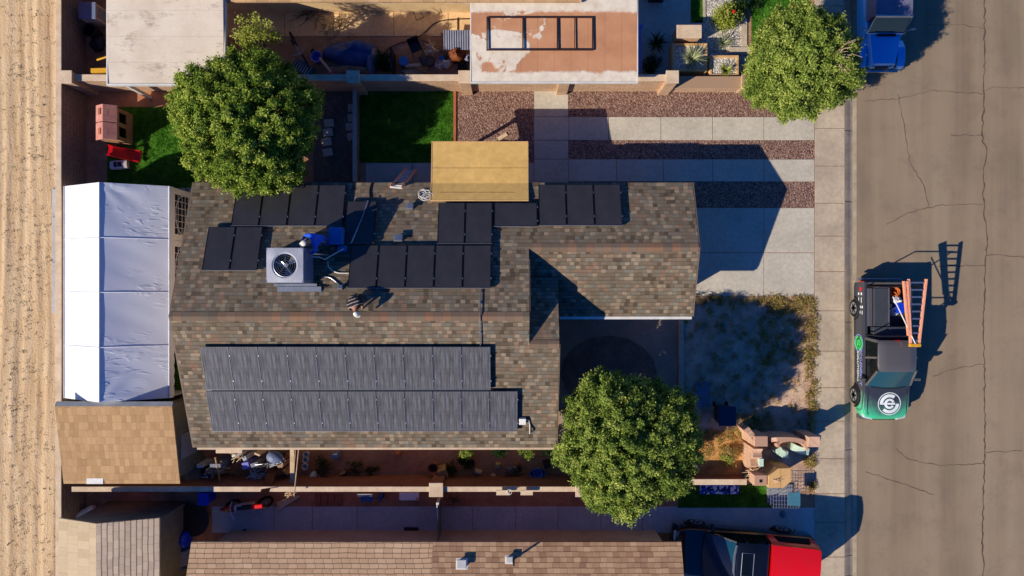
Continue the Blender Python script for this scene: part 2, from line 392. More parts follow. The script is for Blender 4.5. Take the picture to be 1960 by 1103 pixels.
# ---------------------------------------------------------------- ground surfaces
def m_gravel(name, stops, sc=22.):
    t = NT(name); v = t.n('ShaderNodeTexVoronoi', {'Vector': t.obj(), 'Scale': sc}); k = len(stops)
    col = t.ramp(t.n('ShaderNodeSeparateColor', {0: v.outputs['Color']}).outputs[0], [(i/(k-1), lin(c)) for i, c in enumerate(stops)])
    d = t.rng(v.outputs['Distance'], .2, .8, 1.1, .45)
    g = t.mth('MULTIPLY', d, t.rng(t.noise(1.5, 5), .3, .7, .88, 1.1))
    nd = t.n('ShaderNodeVectorMath', {0: col}, operation='SCALE'); t.t.links.new(g, nd.inputs['Scale'])
    t.bump(t.rng(v.outputs['Distance'], 0, .8, 1, 0), .8, .03); return t.out(nd.outputs[0], .9, 0, .2)
MAT['gravel'] = m_gravel('red_gravel', [(100,70,62),(144,106,92),(168,130,112),(130,96,86),(192,162,140),(152,116,102),(120,88,80)])
MAT['gravel_w'] = m_gravel('white_gravel', [(210,196,176),(230,218,200),(190,176,158),(240,232,220),(150,140,128)], 16)
def m_sand():
    t = NT('dirt_road_sand'); w = t.noise(.25, 3); x = t.n('ShaderNodeSeparateXYZ', {0: t.obj()})
    xx = t.mth('ADD', x.outputs[0], t.mth('MULTIPLY', t.mth('SUBTRACT', w, .5), 1.2))
    lanes = t.n('ShaderNodeTexNoise', {'Vector': t.n('ShaderNodeCombineXYZ', {0: xx, 1: t.mth('MULTIPLY', x.outputs[1], .035)}).outputs[0], 'Scale': 3.2, 'Detail': 5., 'Roughness': .65}).outputs[0]
    n = t.noise(1.1, 6, .7)
    col = t.ramp(lanes, [(.28, lin((196,162,122))), (.42, lin((210,178,138))), (.56, lin((220,190,150))), (.74, lin((230,202,164)))])
    speck = t.rng(t.noise(7, 5, .75), .60, .68); patch = t.rng(t.noise(.5, 3), .40, .55)
    col = t.mix(t.mth('MULTIPLY', t.mth('MULTIPLY', speck, patch), .9), col, lin((112,78,48)))
    sp = t.scalevec((1, .25, 1)); sp2 = t.rng(t.noise(9, 3, .6, sp), .68, .73)
    col = t.mix(t.mth('MULTIPLY', sp2, .6), col, lin((110,76,44)))
    col = t.mix(t.rng(n, .4, .75, 0, .35), col, lin((190,146,96)))
    tr = t.mth('SINE', t.mth('MULTIPLY', x.outputs[1], 46.)); band = t.rng(lanes, .5, .62)
    t.bump(t.mth('ADD', t.mth('ADD', t.mth('MULTIPLY', lanes, 1.2), t.noise(12, 5, .75)), t.mth('MULTIPLY', t.mth('MULTIPLY', tr, band), .0)), .7, .06)
    return t.out(col, .95, 0, .1)
MAT['sand'] = m_sand()
def m_road():
    t = NT('aged_asphalt'); s = t.scalevec((1, .06, 1))
    col = t.ramp(t.noise(1.1, 4, .6, s), [(.32, lin((124,108,88))), (.5, lin((138,121,99))), (.68, lin((148,131,107)))])
    col = t.mix(t.rng(t.noise(.35, 4), .4, .72, 0, .5), col, lin((160,134,108)))
    col = t.mix(t.rng(t.noise(90, 3), .58, .72, 0, .4), col, lin((96,84,74)))
    col = t.mix(t.rng(t.noise(6, 4, .8), .69, .74, 0, .5), col, lin((110,92,76)))
    col = t.mix(t.rng(t.noise(.9, 6, .75), .52, .66, 0, .3), col, lin((112,96,82))); v = t.n('ShaderNodeTexVoronoi', {'Vector': t.obj(), 'Scale': 2.4}).outputs['Distance']
    col = t.mix(t.rng(v, .02, .05, .6, 0), col, lin((90,76,64)))
    t.bump(t.noise(90, 4), .6, .015); return t.out(col, .9, 0, .25)
MAT['road'] = m_road()
def m_dirt(name, a, b, c, sc=1.5):
    t = NT(name); col = t.ramp(t.noise(sc, 7, .72), [(.32, lin(a)), (.5, lin(b)), (.68, lin(c))])
    col = t.mix(t.rng(t.noise(14, 5, .8), .58, .7, 0, .5), col, lin(tuple(int(v*.55) for v in a)))
    t.bump(t.noise(9, 7, .8), .8, .05); return t.out(col, .95, 0, .1)
MAT['dirt_y'] = m_dirt('dry_yard_dirt', (152,122,104), (196,162,136), (220,192,162), 1.6)
MAT['dirt_r'] = m_dirt('red_dirt', (164,108,80), (184,126,92), (198,142,106))
MAT['dirt_b'] = m_dirt('brown_dirt', (150,110,84), (170,130,100), (186,148,116))
MAT['dirt_o'] = m_dirt('orange_dirt', (176,120,66), (200,146,86), (214,164,106))
MAT['lawn'] = m_dirt('lawn_turf', (44,80,20), (62,108,28), (84,132,40), 3)
MAT['crack'] = M('crack_tar', (92,74,60))
MAT['ground_dk'] = m_dirt('dark_ground', (96,84,76), (112,98,88), (128,112,100))

def rect(m, x0, y0, x1, y1, z):      # sheet from pixel box (ground plane)
    a, b = P(x0, y1), P(x1, y0); return m.add([(a.x,a.y,z),(b.x,a.y,z),(b.x,b.y,z),(a.x,b.y,z)], [(0,1,2,3)])
m = MB(); m.add([(-150,-150,-.15),(150,-150,-.15),(150,150,-.15),(-150,150,-.15)], [(0,1,2,3)]); struct('terrain', m, 'dirt_b')
m = MB(); m.box(-16.95, 13.16, -16, 16, -.14, 0); g_ = struct('ground', m, 'dirt_b')
# dirt road, gently rutted
m = MB(); nx, ny = 150, 140; rs = random.Random(3)
tracks = [(-20.3,.22,.11,0),(-19.5,.25,.11,.4),(-18.9,.3,.13,2),(-18.1,.28,.13,2.4),(-20.8,.5,.07,1),(-17.6,.15,.2,4)]
for j in range(ny+1):
    for i in range(nx+1):
        x = -40+i*.9 if i < 20 else -22+(i-20)*(5.25/130); y = -40+j*80/ny
        u = x+.25*math.sin(y*.13)+.1*math.sin(y*.37+1)
        z = .014*math.sin(u*4.3)+.006*math.sin(u*9.1+1)+.006*math.sin(x*7+y*3.3)*math.sin(y*2.1)
        for (x0, am, fr, ph) in tracks:
            e = (x-x0-am*math.sin(y*fr+ph)-.2*am*math.sin(y*fr*3.1+ph))/.13; z += -.018*math.exp(-e*e)+.011*math.exp(-(abs(e)-1.7)**2*2)
        m.v.append((x, y, -.02+z))
for j in range(ny):
    for i in range(nx): a = j*(nx+1)+i; m.f.append((a, a+1, a+nx+2, a+nx+1))
o = struct('dirt_road', m, 'sand'); o.data.shade_smooth()
# weeds and clods on the dirt road
cs = []
for i in range(900):
    y = rs.uniform(-12, 12); x = rs.choice([rs.gauss(-18.6, .5), rs.gauss(-17.2, .25), rs.gauss(-19.6, .35)])
    if -20.6 < x < -16.9: cs.append((x, y, .02))
o = leaves('dry_weeds', 'leaf_dk', None, cs, 5, .035, .05, .5, 5, .5, .2); o['kind'] = 'stuff'; o['label'] = 'scattered dark weeds and clods on the sandy track'
# street
m = MB(); m.add([(13.5,-60,-.105),(60,-60,-.105),(60,60,-.105),(13.5,60,-.105)], [(0,1,2,3)]); road = struct('road', m, 'road')
m = MB(); prof = [(13.14,-.001),(13.20,-.006),(13.30,-.04),(13.42,-.088),(13.48,-.10),(13.66,-.098)]
def strip(pr, y0, y1):
    o = len(m.v)
    for x, z in pr: m.v.extend([(x, y0, z), (x, y1, z)])
    m.f.extend([(o+2*i, o+2*i+2, o+2*i+3, o+2*i+1) for i in range(len(pr)-1)])
ys = [-30]+[PY(p) for p in (1103,1065,862,617,386,250,-30)]+[30]
for a, b in zip(ys, ys[1:]): strip(prof, a+.012, b-.012)
struct('curb', m, 'curb')
m = MB(); strip([(13.52,-.094),(13.68,-.097)], -30, 30); struct('gutter', m, 'gutter')
def crack(pts, w=.026):
    m = MB(); rs = random.Random(int(pts[0][0]+pts[0][1])); q = []
    for (x0,y0),(x1,y1) in zip(pts, pts[1:]):
        n = max(2, int(math.hypot(x1-x0, y1-y0)/7))
        for i in range(n): f = i/n; q.append((x0+(x1-x0)*f+rs.uniform(-2,2), y0+(y1-y0)*f+rs.uniform(-1.6,1.6)))
    q.append(pts[-1]); q = [P(*p) for p in q]
    for i, p in enumerate(q):
        d = (q[min(i+1, len(q)-1)]-q[max(i-1, 0)]); d.normalize(); n = Vector((-d.y, d.x, 0)); ww = w*rs.uniform(.4, 1.3)
        m.v += [tuple(p+n*ww/2+Vector((0,0,-.101))), tuple(p-n*ww/2+Vector((0,0,-.101)))]
    m.f = [(2*i, 2*i+1, 2*i+3, 2*i+2) for i in range(len(q)-1)]
    m.build('crack', 'crack', road)
crack([(1888,-20),(1888,110),(1886,200),(1884,270),(1893,283),(1886,330),(1886,390),(1893,470),(1890,500),(1886,600),(1889,760),(1887,900),(1884,1010),(1886,1120)], .055)
for c in ([(1775,47),(1850,46),(1888,53)], [(1660,192),(1720,188),(1790,172),(1886,178)], [(1886,172),(1905,166),(1975,168)], [(1722,180),(1733,240),(1745,310),(1768,350),(1782,395)],
          [(1700,430),(1745,405),(1800,393),(1888,390)], [(1800,510),(1860,508),(1892,508)], [(1893,488),(1910,487),(1970,492)], [(1788,722),(1820,708),(1886,698)],
          [(1720,860),(1740,880),(1800,893),(1886,888)], [(1888,868),(1960,864)], [(1660,905),(1735,930),(1790,948)], [(1820,258),(1884,258)]):
    crack(c, .024)
# concrete slabs with open joints
def slabs(name, xs, ys, mat, z=.02, gap=.022, skip=()):
    m = MB()
    for i in range(len(xs)-1):
        for j in range(len(ys)-1):
            if (i, j) in skip: continue
            x0, x1, y1, y0 = PX(xs[i]), PX(xs[i+1]), PY(ys[j]), PY(ys[j+1])
            m.box(x0+gap/2, x1-gap/2, y0+gap/2, y1-gap/2, -.1, z+.001*((i*7+j*3) % 3))
    o = m.build(name, mat, bevel=.006); o['kind'] = 'structure'; return o
slabs('sidewalk', [1559,1617], [-60,12,75,138,192,246,318,389,452,520,595,672,742,806,878,945,1000,1066,1120], 'walk')
slabs('driveway', [1325,1462,1559], [398,484,567], 'concrete')
slabs('driveway', [1200,1325], [398,484,567], 'concrete')
slabs('path', [1022,1089,1165,1265,1364,1462,1559], [224,269], 'concrete')
slabs('path', [1022,1088], [173,224], 'concrete'); slabs('path', [1022,1088], [269,305,350,398], 'concrete')
slabs('path', [1088,1180,1270,1364,1462,1559], [305,348], 'concrete')
slabs('patio', [700,790,880,960,1022], [312,352,398], 'concrete')
for b in ((873,172,1022,312), (1088,172,1559,224), (1088,269,1559,305), (1088,348,1559,398)):
    m = MB(); rect(m, *b, .008); struct('gravel_bed', m, 'gravel')
# front yard
m = MB(); rect(m, 1307, 567, 1559, 836, .006); struct('yard_soil', m, 'dirt_y')
m = MB(); rect(m, 1070, 600, 1296, 860, .006); struct('patio_slab', m, 'court')
m = MB(); c = P(1165, 715); m.prism([(c.x+1.9*math.cos(a/16*6.283), c.y+1.5*math.sin(a/16*6.283)) for a in range(16)], 0, .02); struct('dark_oval', m, 'ground_dk')  # darker oval lying on the patio slab
m = MB(); rect(m, 1296, 824, 1436, 912, .012); struct('garden_soil', m, 'dirt_o')
m = MB(); rect(m, 372, 850, 1300, 905, .005); struct('side_yard_soil', m, 'dirt_r')
m = MB(); rect(m, 1436, 824, 1559, 940, .010); struct('entry_soil', m, 'dirt_y')
# neighbour to the south
m = MB(); rect(m, 372, 940, 1296, 1040, .005); struct('side_strip_soil', m, 'dirt_r')
slabs('side_path', [405,525,598,684,842,905,987,1068,1150,1230,1297], [969,1020], 'yard_conc')
m = MB(); rect(m, 1298, 926, 1480, 972, .012); struct('lawn_soil', m, 'lawn')
m = MB(); rect(m, 1296, 972, 1559, 1180, .012); struct('parking_pad', m, 'yard_conc')
m = MB(); rect(m, 1480, 940, 1559, 973, .009); struct('parking_verge', m, 'dirt_b')
# back garden
m = MB(); rect(m, 205, 205, 372, 420, .010); struct('back_lawn_soil', m, 'lawn')
m = MB(); rect(m, 118, 172, 350, 205, .006); struct('back_border_soil', m, 'dirt_r')
m = MB(); rect(m, 689, 172, 867, 312, .010); struct('side_lawn_soil', m, 'lawn')
m = MB(); rect(m, 600, 172, 680, 370, .006); struct('stepping_path_soil', m, 'ground_dk')
m = MB(); m.box(PX(868), PX(873), PY(312), PY(173), 0, .06); struct('lawn_edging', m, 'terra')
m = MB(); rect(m, 205, 600, 400, 775, .010); struct('tent_lawn_soil', m, 'lawn')
m = MB(); rect(m, 100, 360, 372, 600, .012); struct('tent_ground', m, 'yard_conc')
# neighbour to the north
slabs('back_patio', [420,545,650,754,858,905], [22,70], 'tan_conc', .02)
m = MB(); rect(m, 1218, -40, 1330, 172, .01); struct('side_drive', m, 'concrete')
m = MB(); rect(m, 1330, 40, 1430, 160, .012); struct('gravel_garden', m, 'gravel_w')
m = MB(); rect(m, 1350, -40, 1420, 40, .014); struct('gravel_garden', m, 'gravel_w')
m = MB(); rect(m, 1322, -40, 1346, 44, .012); struct('grass_strip_soil', m, 'lawn')
m = MB(); rect(m, 1438, -60, 1552, 90, .012); struct('front_lawn_soil', m, 'lawn')
m = MB(); m.box(PX(1345), PX(1350), PY(44), PY(-40), 0, .05); m.box(PX(1418), PX(1429), PY(92), PY(35), 0, .06); struct('edging', m, 'walk')
m = MB(); m.box(PX(1395), PX(1442), PY(104), PY(92), 0, .1); struct('edging', m, 'walk')
def grass(name, boxes, n, seed, size=.07, mat='grassblade'):
    g = np.random.default_rng(seed); cs = []
    for (x0, y0, x1, y1) in boxes:
        a, b = P(x0, y1), P(x1, y0); k = int(n*(b.x-a.x)*(b.y-a.y))
        q = np.stack([g.uniform(a.x, b.x, k), g.uniform(a.y, b.y, k), np.full(k, .045)], 1)
        w = np.sin(q[:,0]*5+q[:,1]*3)*np.sin(q[:,1]*4.3-q[:,0]*1.7)+g.normal(0,.6,k); cs.append(q[w > -.5])
    o = leaves(name, mat, None, np.concatenate(cs), 6, .03, size, .25, seed, .16, .35); o['kind'] = 'stuff'; return o
grass('grass', [(260,210,372,372),(212,330,372,360)], 330, 1)['label'] = 'green lawn of the back garden beside the slide'
grass('grass', [(690,174,866,310)], 330, 2)['label'] = 'green side lawn half in tree shade'
grass('grass', [(320,640,372,775)], 260, 3)['label'] = 'green lawn showing beside the open tent'
grass('grass', [(1300,928,1455,970)], 300, 4)['label'] = 'small lawn beside the patterned mat'
grass('grass', [(1439,-40,1550,88),(1323,-30,1344,42)], 240, 5)['label'] = 'bright lawn at the street corner beyond the round tree'
# dry weeds of the front yard
g = np.random.default_rng(11); cs = []
for (x0, y0, x1, y1, k) in ((1470,568,1558,600,130),(1543,600,1562,850,100),(1330,568,1470,582,50),(1450,600,1558,700,110),(1310,582,1530,820,150),(1380,790,1480,838,70),(1545,925,1560,938,12),(1540,872,1558,892,24),(1335,825,1435,880,50)):
    a, b = P(x0, y1), P(x1, y0); cs += [(x, y, .05) for x, y in zip(g.uniform(a.x, b.x, k), g.uniform(a.y, b.y, k))]
o = leaves('dry_grass', 'leaf_dry', None, cs, 34, .075, .11, .3, 12, .16, .5); o['kind'] = 'stuff'; o['label'] = 'dry grass tufts scattered over the front yard'
cs2 = [c for i, c in enumerate(cs) if i % 9 == 0]
o = leaves('weeds', 'leaf_o', None, cs2, 16, .05, .07, .5, 13, .4, .5); o['kind'] = 'stuff'; o['label'] = 'low green weeds scattered over the front yard'
# fallen leaves and litter
g = np.random.default_rng(21); cs = []
for (x0, y0, x1, y1, k) in ((600,175,690,350,60),(1090,610,1290,760,50),(380,860,1060,930,160),(560,60,900,140,150),(1230,60,1420,160,60),(375,942,1290,1030,90),(130,100,200,350,40)):
    a, b = P(x0, y1), P(x1, y0); cs += [(x, y, .02) for x, y in zip(g.uniform(a.x, b.x, k), g.uniform(a.y, b.y, k))]
o = leaves('leaf_litter', 'leaf_dry', None, cs, 4, .12, .05, .8, 22, .5, .1); o['kind'] = 'stuff'; o['label'] = 'fallen leaves and small litter on the bare yards'

# ---------------------------------------------------------------- the main house
SL = .36; YR = -.95; Z0 = 4.25; TILT = math.atan(SL)
zN = lambda y: Z0-SL*(y-YR)
zS = lambda y: Z0+SL*(y-YR)
zG = lambda y: 3.404-SL*(1.4-y)
zB = lambda y: Z0-SL*.95-SL*(y+1.9)
XL, XA, XB, XG = -11.4, .58, 1.6, 6.46
house = thing('house', 'large low house with brown weathered shingle roofs carrying the solar arrays', 'house', (-2, 0, 0))
HL = house.location
def hb(name, mb, mat, parent=None, **k): return mb.build(name, mat, parent or house, shift=HL, **k)
m = MB(); th = .1
m.slab([(XL,YR,Z0),(XL,3.78,zN(3.78)),(XG,3.78,zN(3.78)),(XG,1.4,3.404),(XA,1.4,3.404),(XA,YR,Z0)][::-1], th)
m.slab([(XL,-5.72,zS(-5.72)),(XB,-5.72,zS(-5.72)),(XB,-1.9,zS(-1.9)),(XA,-1.9,zS(-1.9)),(XA,YR,Z0),(XL,YR,Z0)], th)
m.slab([(XA,-1.9,zB(-1.9)),(XB,-1.9,zB(-1.9)),(XB,.36,zB(.36)),(XA,.36,zB(.36))], th)
m.slab([(.3,-1.02,zG(-1.02)),(XG,-1.02,zG(-1.02)),(XG,1.4,3.404),(.3,1.4,3.404)], th)
roof = hb('roof', m, 'roof')
m = MB()
for (x0, x1, y, z) in ((XL, XA, YR, Z0), (XA-.4, XG, 1.4, 3.404), (XA, XB, -1.9, zS(-1.9))):
    m.slab([(x0,y-.15,z-.15*SL+.012),(x1,y-.15,z-.15*SL+.012),(x1,y,z+.014),(x0,y,z+.014)], .012)
    m.slab([(x0,y,z+.014),(x1,y,z+.014),(x1,y+.15,z-.15*SL+.012),(x0,y+.15,z-.15*SL+.012)], .012)
hb('ridge_cap', m, 'ridge', roof)
m = MB()     # rake and eave trim, set just outside the roof edges
def fascia(a, b, out, w=.05, h=.16):
    m = MB()
    a, b, n = Vector(a), Vector(b), Vector(out); q = [a, a+n*w, b+n*w, b]
    m.slab([tuple(v+Vector((0,0,-.01))) for v in q], h); hb('fascia', m, 'trim')
fascia((XG+.003,3.78,zN(3.78)),(XG+.003,1.4,3.404),(1,0,0)); fascia((XG+.003,1.4,3.404),(XG+.003,-1.02,zG(-1.02)),(1,0,0))
fascia((XL-.003,YR,Z0),(XL-.003,3.78,zN(3.78)),(-1,0,0)); fascia((XL-.003,-5.72,zS(-5.72)),(XL-.003,YR,Z0),(-1,0,0))
fascia((XB+.003,-1.9,zS(-1.9)),(XB+.003,-5.72,zS(-5.72)),(1,0,0),.03); fascia((XA+.003,1.0,zN(1.0)),(XA+.003,YR,Z0),(1,0,0),.03,.1)
m = MB(); m.box(XL+.1, XB-.05, -5.80, -5.725, zS(-5.72)-.14, zS(-5.72)-.03); hb('eave_board', m, 'cream')
m = MB(); m.box(1.7, XG-.02, -1.12, -1.025, zG(-1.02)-.12, zG(-1.02)+.01); hb('gutter', m, 'white')
def gable(x0, x1, y0, y1, yr, ze, zr):
    m = MB(); pr = [(y0,0),(y1,0),(y1,ze),(yr,zr),(y0,ze)]
    vs = [(x0,y,z) for y, z in pr]+[(x1,y,z) for y, z in pr]; n = 5
    return m.add(vs, [(0,4,3,2,1),(5,6,7,8,9)]+[(i,(i+1)%n,n+(i+1)%n,n+i) for i in range(n)])
m = gable(-10.95, .5, -5.3, 3.4, YR, zN(3.4)-.13, Z0-.13); hb('wall', m, 'wall')
m = gable(.51, 6.0, -.62, 3.4, 1.4, zN(3.4)-.13, 3.404-.13); hb('wall', m, 'wall')
m = MB(); m.box(.51, 1.15, -5.3, -.63, 0, 2.5); hb('wall', m, 'wall')
m = MB(); m.box(6.003, 6.05, -.2, 3.0, .02, 2.15)
for i in range(4): m.box(6.05, 6.065, -.15, 2.95, .08+i*.52, .5+i*.52)
hb('garage_door', m, 'cream')
for x in (-8.5, -5.0, -1.5):
    m = MB(); m.box(x-.6, x+.6, -5.345, -5.303, .9, 2.0); w = hb('window', m, 'white'); m = MB(); m.box(x-.52, x+.52, -5.36, -5.348, .98, 1.92); hb('pane', m, 'glass', w)
m = MB(); m.box(1.153, 1.19, -2.6, -1.7, .02, 2.05); d = hb('door', m, 'terra'); m = MB(); m.blob((1.22,-1.8,1.0),(.03,.03,.03),1,0,8,5); hb('handle', m, 'metal', d)
m = MB(); m.box(1.153, 1.19, -4.6, -3.2, .9, 2.0); w = hb('window', m, 'white'); m = MB(); m.box(1.193, 1.2, -4.52, -3.28, .98, 1.92); hb('pane', m, 'glass', w)
def roof_vent(px, py, s=1.):
    p = on_plane(px, py, zN(0), -SL); m = MB(); m.at(p.x, p.y, p.z-.02, 0, -TILT)
    m.box(-.2*s,.2*s,-.2*s,.2*s,0,.015); m.box(-.11*s,.11*s,-.12*s,.1*s,.01,.16,.02); m.box(-.15*s,.15*s,-.16*s,.12*s,.16,.2,.02)
    hb('roof_vent', m, 'metal', roof, bevel=.01)
roof_vent(764, 458); roof_vent(786, 398, .8); roof_vent(653, 552, .6)
# conduit over the ridge
m = MB(); xs = PX(919, 4.2)
m.tube([(xs,1.06,zN(1.06)+.06),(xs,-.9,zN(-.9)+.06),(xs,-1.0,zS(-1.0)+.06),(xs,-2.0,zS(-2.0)+.07)], .018, 6)
for y in (.7, .1, -.5, -1.5): m.box(xs-.06, xs+.06, y-.02, y+.02, (zN(y) if y > YR else zS(y)), (zN(y) if y > YR else zS(y))+.05)
single('conduit', m, 'metal', 'thin metal conduit crossing the roof ridge between the two solar arrays', 'conduit')
MAT['pvframe_s'] = M('grey_anodised_frame', (112,114,120), rough=.4, metal=.5)
# ---------------------------------------------------------------- solar panels
def make_panel(w, l, busbar_sheen):
    t = thing('solar_panel', '', 'solar panel'); t.rotation_mode = 'XYZ'
    m = MB(); a, b = w/2-.012, .022
    m.box(-a, a, .012, b, 0, .04); m.box(-a, a, l-b, l-.012, 0, .04); m.box(-a, -a+.02, b, l-b, 0, .04); m.box(a-.02, a, b, l-b, 0, .04)
    m.build('frame', 'pvframe_s' if busbar_sheen else 'pvframe', t)
    m = MB(); m.box(-a+.02, a-.02, b, l-b, .006, .034); m.build('glass', 'pv_s' if busbar_sheen else 'pv', t)
    for yy in (.2*l, .78*l): m = MB(); m.box(a-.006, a+.028, yy, yy+.05, .03, .05); m.build('clamp', 'alu', t)
    m = MB(); m.box(-w/2, w/2, .0, .011, -.06, .03); m.build('rail', 'alu', t)
    return t
def array(protos, xl, xr, yb, yt, n, south, desc, land=False):
    sg = 1 if south else -1; a = (zS(0) if south else zN(0))+.13
    p0 = on_plane(xl, yb, a, sg*SL); p1 = on_plane(xr, yb, a, sg*SL); p2 = on_plane(xl, yt, a, sg*SL)
    w = (p1.x-p0.x)/n; l = (p2.y-p0.y)/math.cos(TILT)
    pr = make_panel(w, l, south)
    for i in range(n):
        o = pr if i == 0 else copy_tree(pr)
        o.location = (p0.x+w*(i+.5), p0.y, a+sg*SL*p0.y); o.rotation_euler = (sg*TILT, 0, 0)
        o['label'] = desc if n == 1 else ordn(i, n)+' of '+desc
        o['group'] = 'solar panels on the brown house roof'
array(None, 442, 656, 433, 355, 4, False, 'the four dark panels behind the blue shirted worker')
array(None, 657, 716, 466, 386, 1, False, 'dark solar panel half in shadow right of the light blue bin')
array(None, 386, 493, 518, 435, 2, False, 'the two dark panels left of the cooling unit')
array(None, 665, 940, 552, 470, 5, False, 'the five dark panels right of the cooling unit')
array(None, 836, 942, 467, 389, 2, False, 'the two dark panels just below the tan cover')
array(None, 945, 1029, 434, 389, 1, False, 'dark solar panel lying sideways below the tan cover corner')
array(None, 1031, 1192, 432, 354, 3, False, 'the three dark panels over the garage eave')
array(None, 396, 940, 746, 663, 10, True, 'the upper row in the grey array with painted sky sheen')
array(None, 407, 991, 825, 748, 11, True, 'the lower row in the grey array with painted sky sheen')
# junction box and wires
p = on_plane(1000, 804, zS(0), SL); m = MB(); m.at(p.x, p.y, p.z, 0, TILT).box(-.12,.12,-.12,.12,0,.14); t = thing('junction_box', 'small white junction box at the lower right corner of the grey solar array', 'junction box', p)
m.build('box', 'white', t, shift=p, bevel=.01)
def wire(name, pix, r, mat, label, zf, cat='cable', lift=.03):
    m = MB(); pts = [zf(*q) for q in pix]; pts = [Vector((q.x, q.y, q.z+lift)) for q in pts]
    f = []
    for i in range(len(pts)-1):
        p_ = [pts[max(i-1,0)], pts[i], pts[i+1], pts[min(i+2,len(pts)-1)]]
        for k in range(5):
            u = k/5; f.append(.5*((2*p_[1])+(p_[2]-p_[0])*u+(2*p_[0]-5*p_[1]+4*p_[2]-p_[3])*u*u+(3*p_[1]-p_[0]-3*p_[2]+p_[3])*u**3))
    f.append(pts[-1]); m.tube(f, r, 6); return single(name, m, mat, label, cat, smooth=60)
rS = lambda x, y: on_plane(x, y, zS(0), SL); rN = lambda x, y: on_plane(x, y, zN(0), -SL); gr = lambda x, y: P(x, y, 0)
wire('cable', [(1003,800),(1012,801),(1015,812),(1022,822),(1016,828)], .022, 'dark', 'black cable looping from the white junction box', rS)
wire('conduit_pipe', [(1003,803),(1013,806),(1014,830)], .02, 'white', 'pale pipe running from the white junction box to the eave', rS, 'pipe')
wire('cable', [(610,528),(608,540),(616,548),(626,549)], .022, 'black', 'short black cable curled beside the cooling unit', rN)
wire('cable', [(618,530),(632,532),(646,542),(652,548)], .022, 'metal', 'pale cable running from the cooling unit to the roof vent', rN)
wire('cable', [(628,500),(630,512),(645,522),(668,523)], .02, 'white', 'white cable running under the row of five solar panels', rN)
wire('cable', [(712,350),(708,365),(709,382)], .024, 'dark', 'black cable hanging over the roof edge left of the ladder', rN)
wire('cable_pole', [(705,384),(690,425),(672,466)], .02, 'alu', 'thin pale pole lying across the shaded solar panel', lambda x, y: on_plane(x, y, zN(0)+.19, -SL), 'pole', .02)
m = MB(); rs = random.Random(5); c = rN(815, 376)
for k in range(9):
    cx, cy, r = c.x+rs.uniform(-.12,.12), c.y+rs.uniform(-.12,.12), rs.uniform(.13,.24)
    pts = [(cx+r*math.cos(a*.45+k), cy+r*rs.uniform(.7,.8)*math.sin(a*.45+k), zN(cy+r*.75*math.sin(a*.45+k))+.02+k*.012) for a in range(15)]; m.tube(pts, .009, 5)
single('cable_coil', m, 'white', 'tangled coil of white cable on the shingles beside the tan cover', 'cable')
# ---------------------------------------------------------------- rooftop cooling unit
xa, xb = PX(510, 5.0), PX(580, 5.0); ya, yb = PY(541, 5.0), PY(475, 5.0)
ac = thing('cooling_unit', 'boxy grey rooftop air conditioner with a round fan on top', 'air conditioner', ((xa+xb)/2, (ya+yb)/2, zN((ya+yb)/2)))
AL = ac.location; A = lambda n, mb, mat, p=None, **k: mb.build(n, mat, p or ac, shift=AL, **k)
zb_ = zN(ya)+.05
cx, cy = PX(545, 5.0), PY(508, 5.0)
n = 40; m = MB(); q = []
for i in range(n):       # lid with a round opening
    a = 2*math.pi*i/n; c, s = math.cos(a), math.sin(a); k = min(((xb if c > 0 else xa)-cx)/c if abs(c) > 1e-6 else 9, ((yb if s > 0 else ya)-cy)/s if abs(s) > 1e-6 else 9)
    m.v += [(cx+.375*c, cy+.375*s, 4.99), (cx+.375*c, cy+.375*s, 4.9), (cx+k*c, cy+k*s, 4.99), (cx+.42*c, cy+.42*s, 5.02)]; j = (i+1) % n
    m.f += [(4*i, 4*i+3, 4*j+3, 4*j), (4*i+3, 4*i+2, 4*j+2, 4*j+3), (4*i+1, 4*i, 4*j, 4*j+1)]
for (x, y) in ((xa, ya), (xb, ya), (xb, yb), (xa, yb)): pass
A('lid', m, 'acgrey' if 'acgrey' in MAT else 'grey', smooth=30)
m = MB(); m.prism([(xa-.01,ya-.01),(xb+.01,ya-.01),(xb+.01,yb+.01),(xa-.01,yb+.01)], zb_, 4.60)
for (x0,x1,y0,y1) in ((xa-.01,xa+.02,ya-.01,yb+.01),(xb-.02,xb+.01,ya-.01,yb+.01),(xa+.02,xb-.02,ya-.01,ya+.02),(xa+.02,xb-.02,yb-.02,yb+.01)): m.box(x0,x1,y0,y1,4.601,4.985)
for i in range(9): m.box(xb+.011, xb+.02, ya+.1, yb-.35, zb_+.12+i*.1, zb_+.15+i*.1)
m.box(xb+.011, xb+.03, yb-.28, yb-.08, zb_+.3, zb_+1.0)
A('cabinet', m, 'acblue_shade' if 'acblue_shade' in MAT else 'grey')  # shade of the sides painted into their colour
m = MB()
for k in range(3):
    a0 = k*2.094+.35
    for s_ in range(5):
        a, b = a0+s_*.17, a0+(s_+1)*.17; z0, z1 = 4.84-.022*s_, 4.84-.022*(s_+1)
        m.add([(cx+.06*math.cos(a),cy+.06*math.sin(a),z0),(cx+.33*math.cos(a),cy+.33*math.sin(a),z0),(cx+.33*math.cos(b),cy+.33*math.sin(b),z1),(cx+.06*math.cos(b),cy+.06*math.sin(b),z1)], [(0,1,2,3)])
m.cyl((cx,cy,4.74),(cx,cy,4.87),.07); A('fan', m, 'metal')
m = MB(); m.cyl((cx,cy,4.605),(cx,cy,4.61),.37,n=24); A('fan_well', m, 'dark')
m = MB()
for r in (.1,.17,.24,.31): m.tube([(cx+r*math.cos(i*math.pi/12), cy+r*math.sin(i*math.pi/12), 4.96) for i in range(25)], .004, 4)
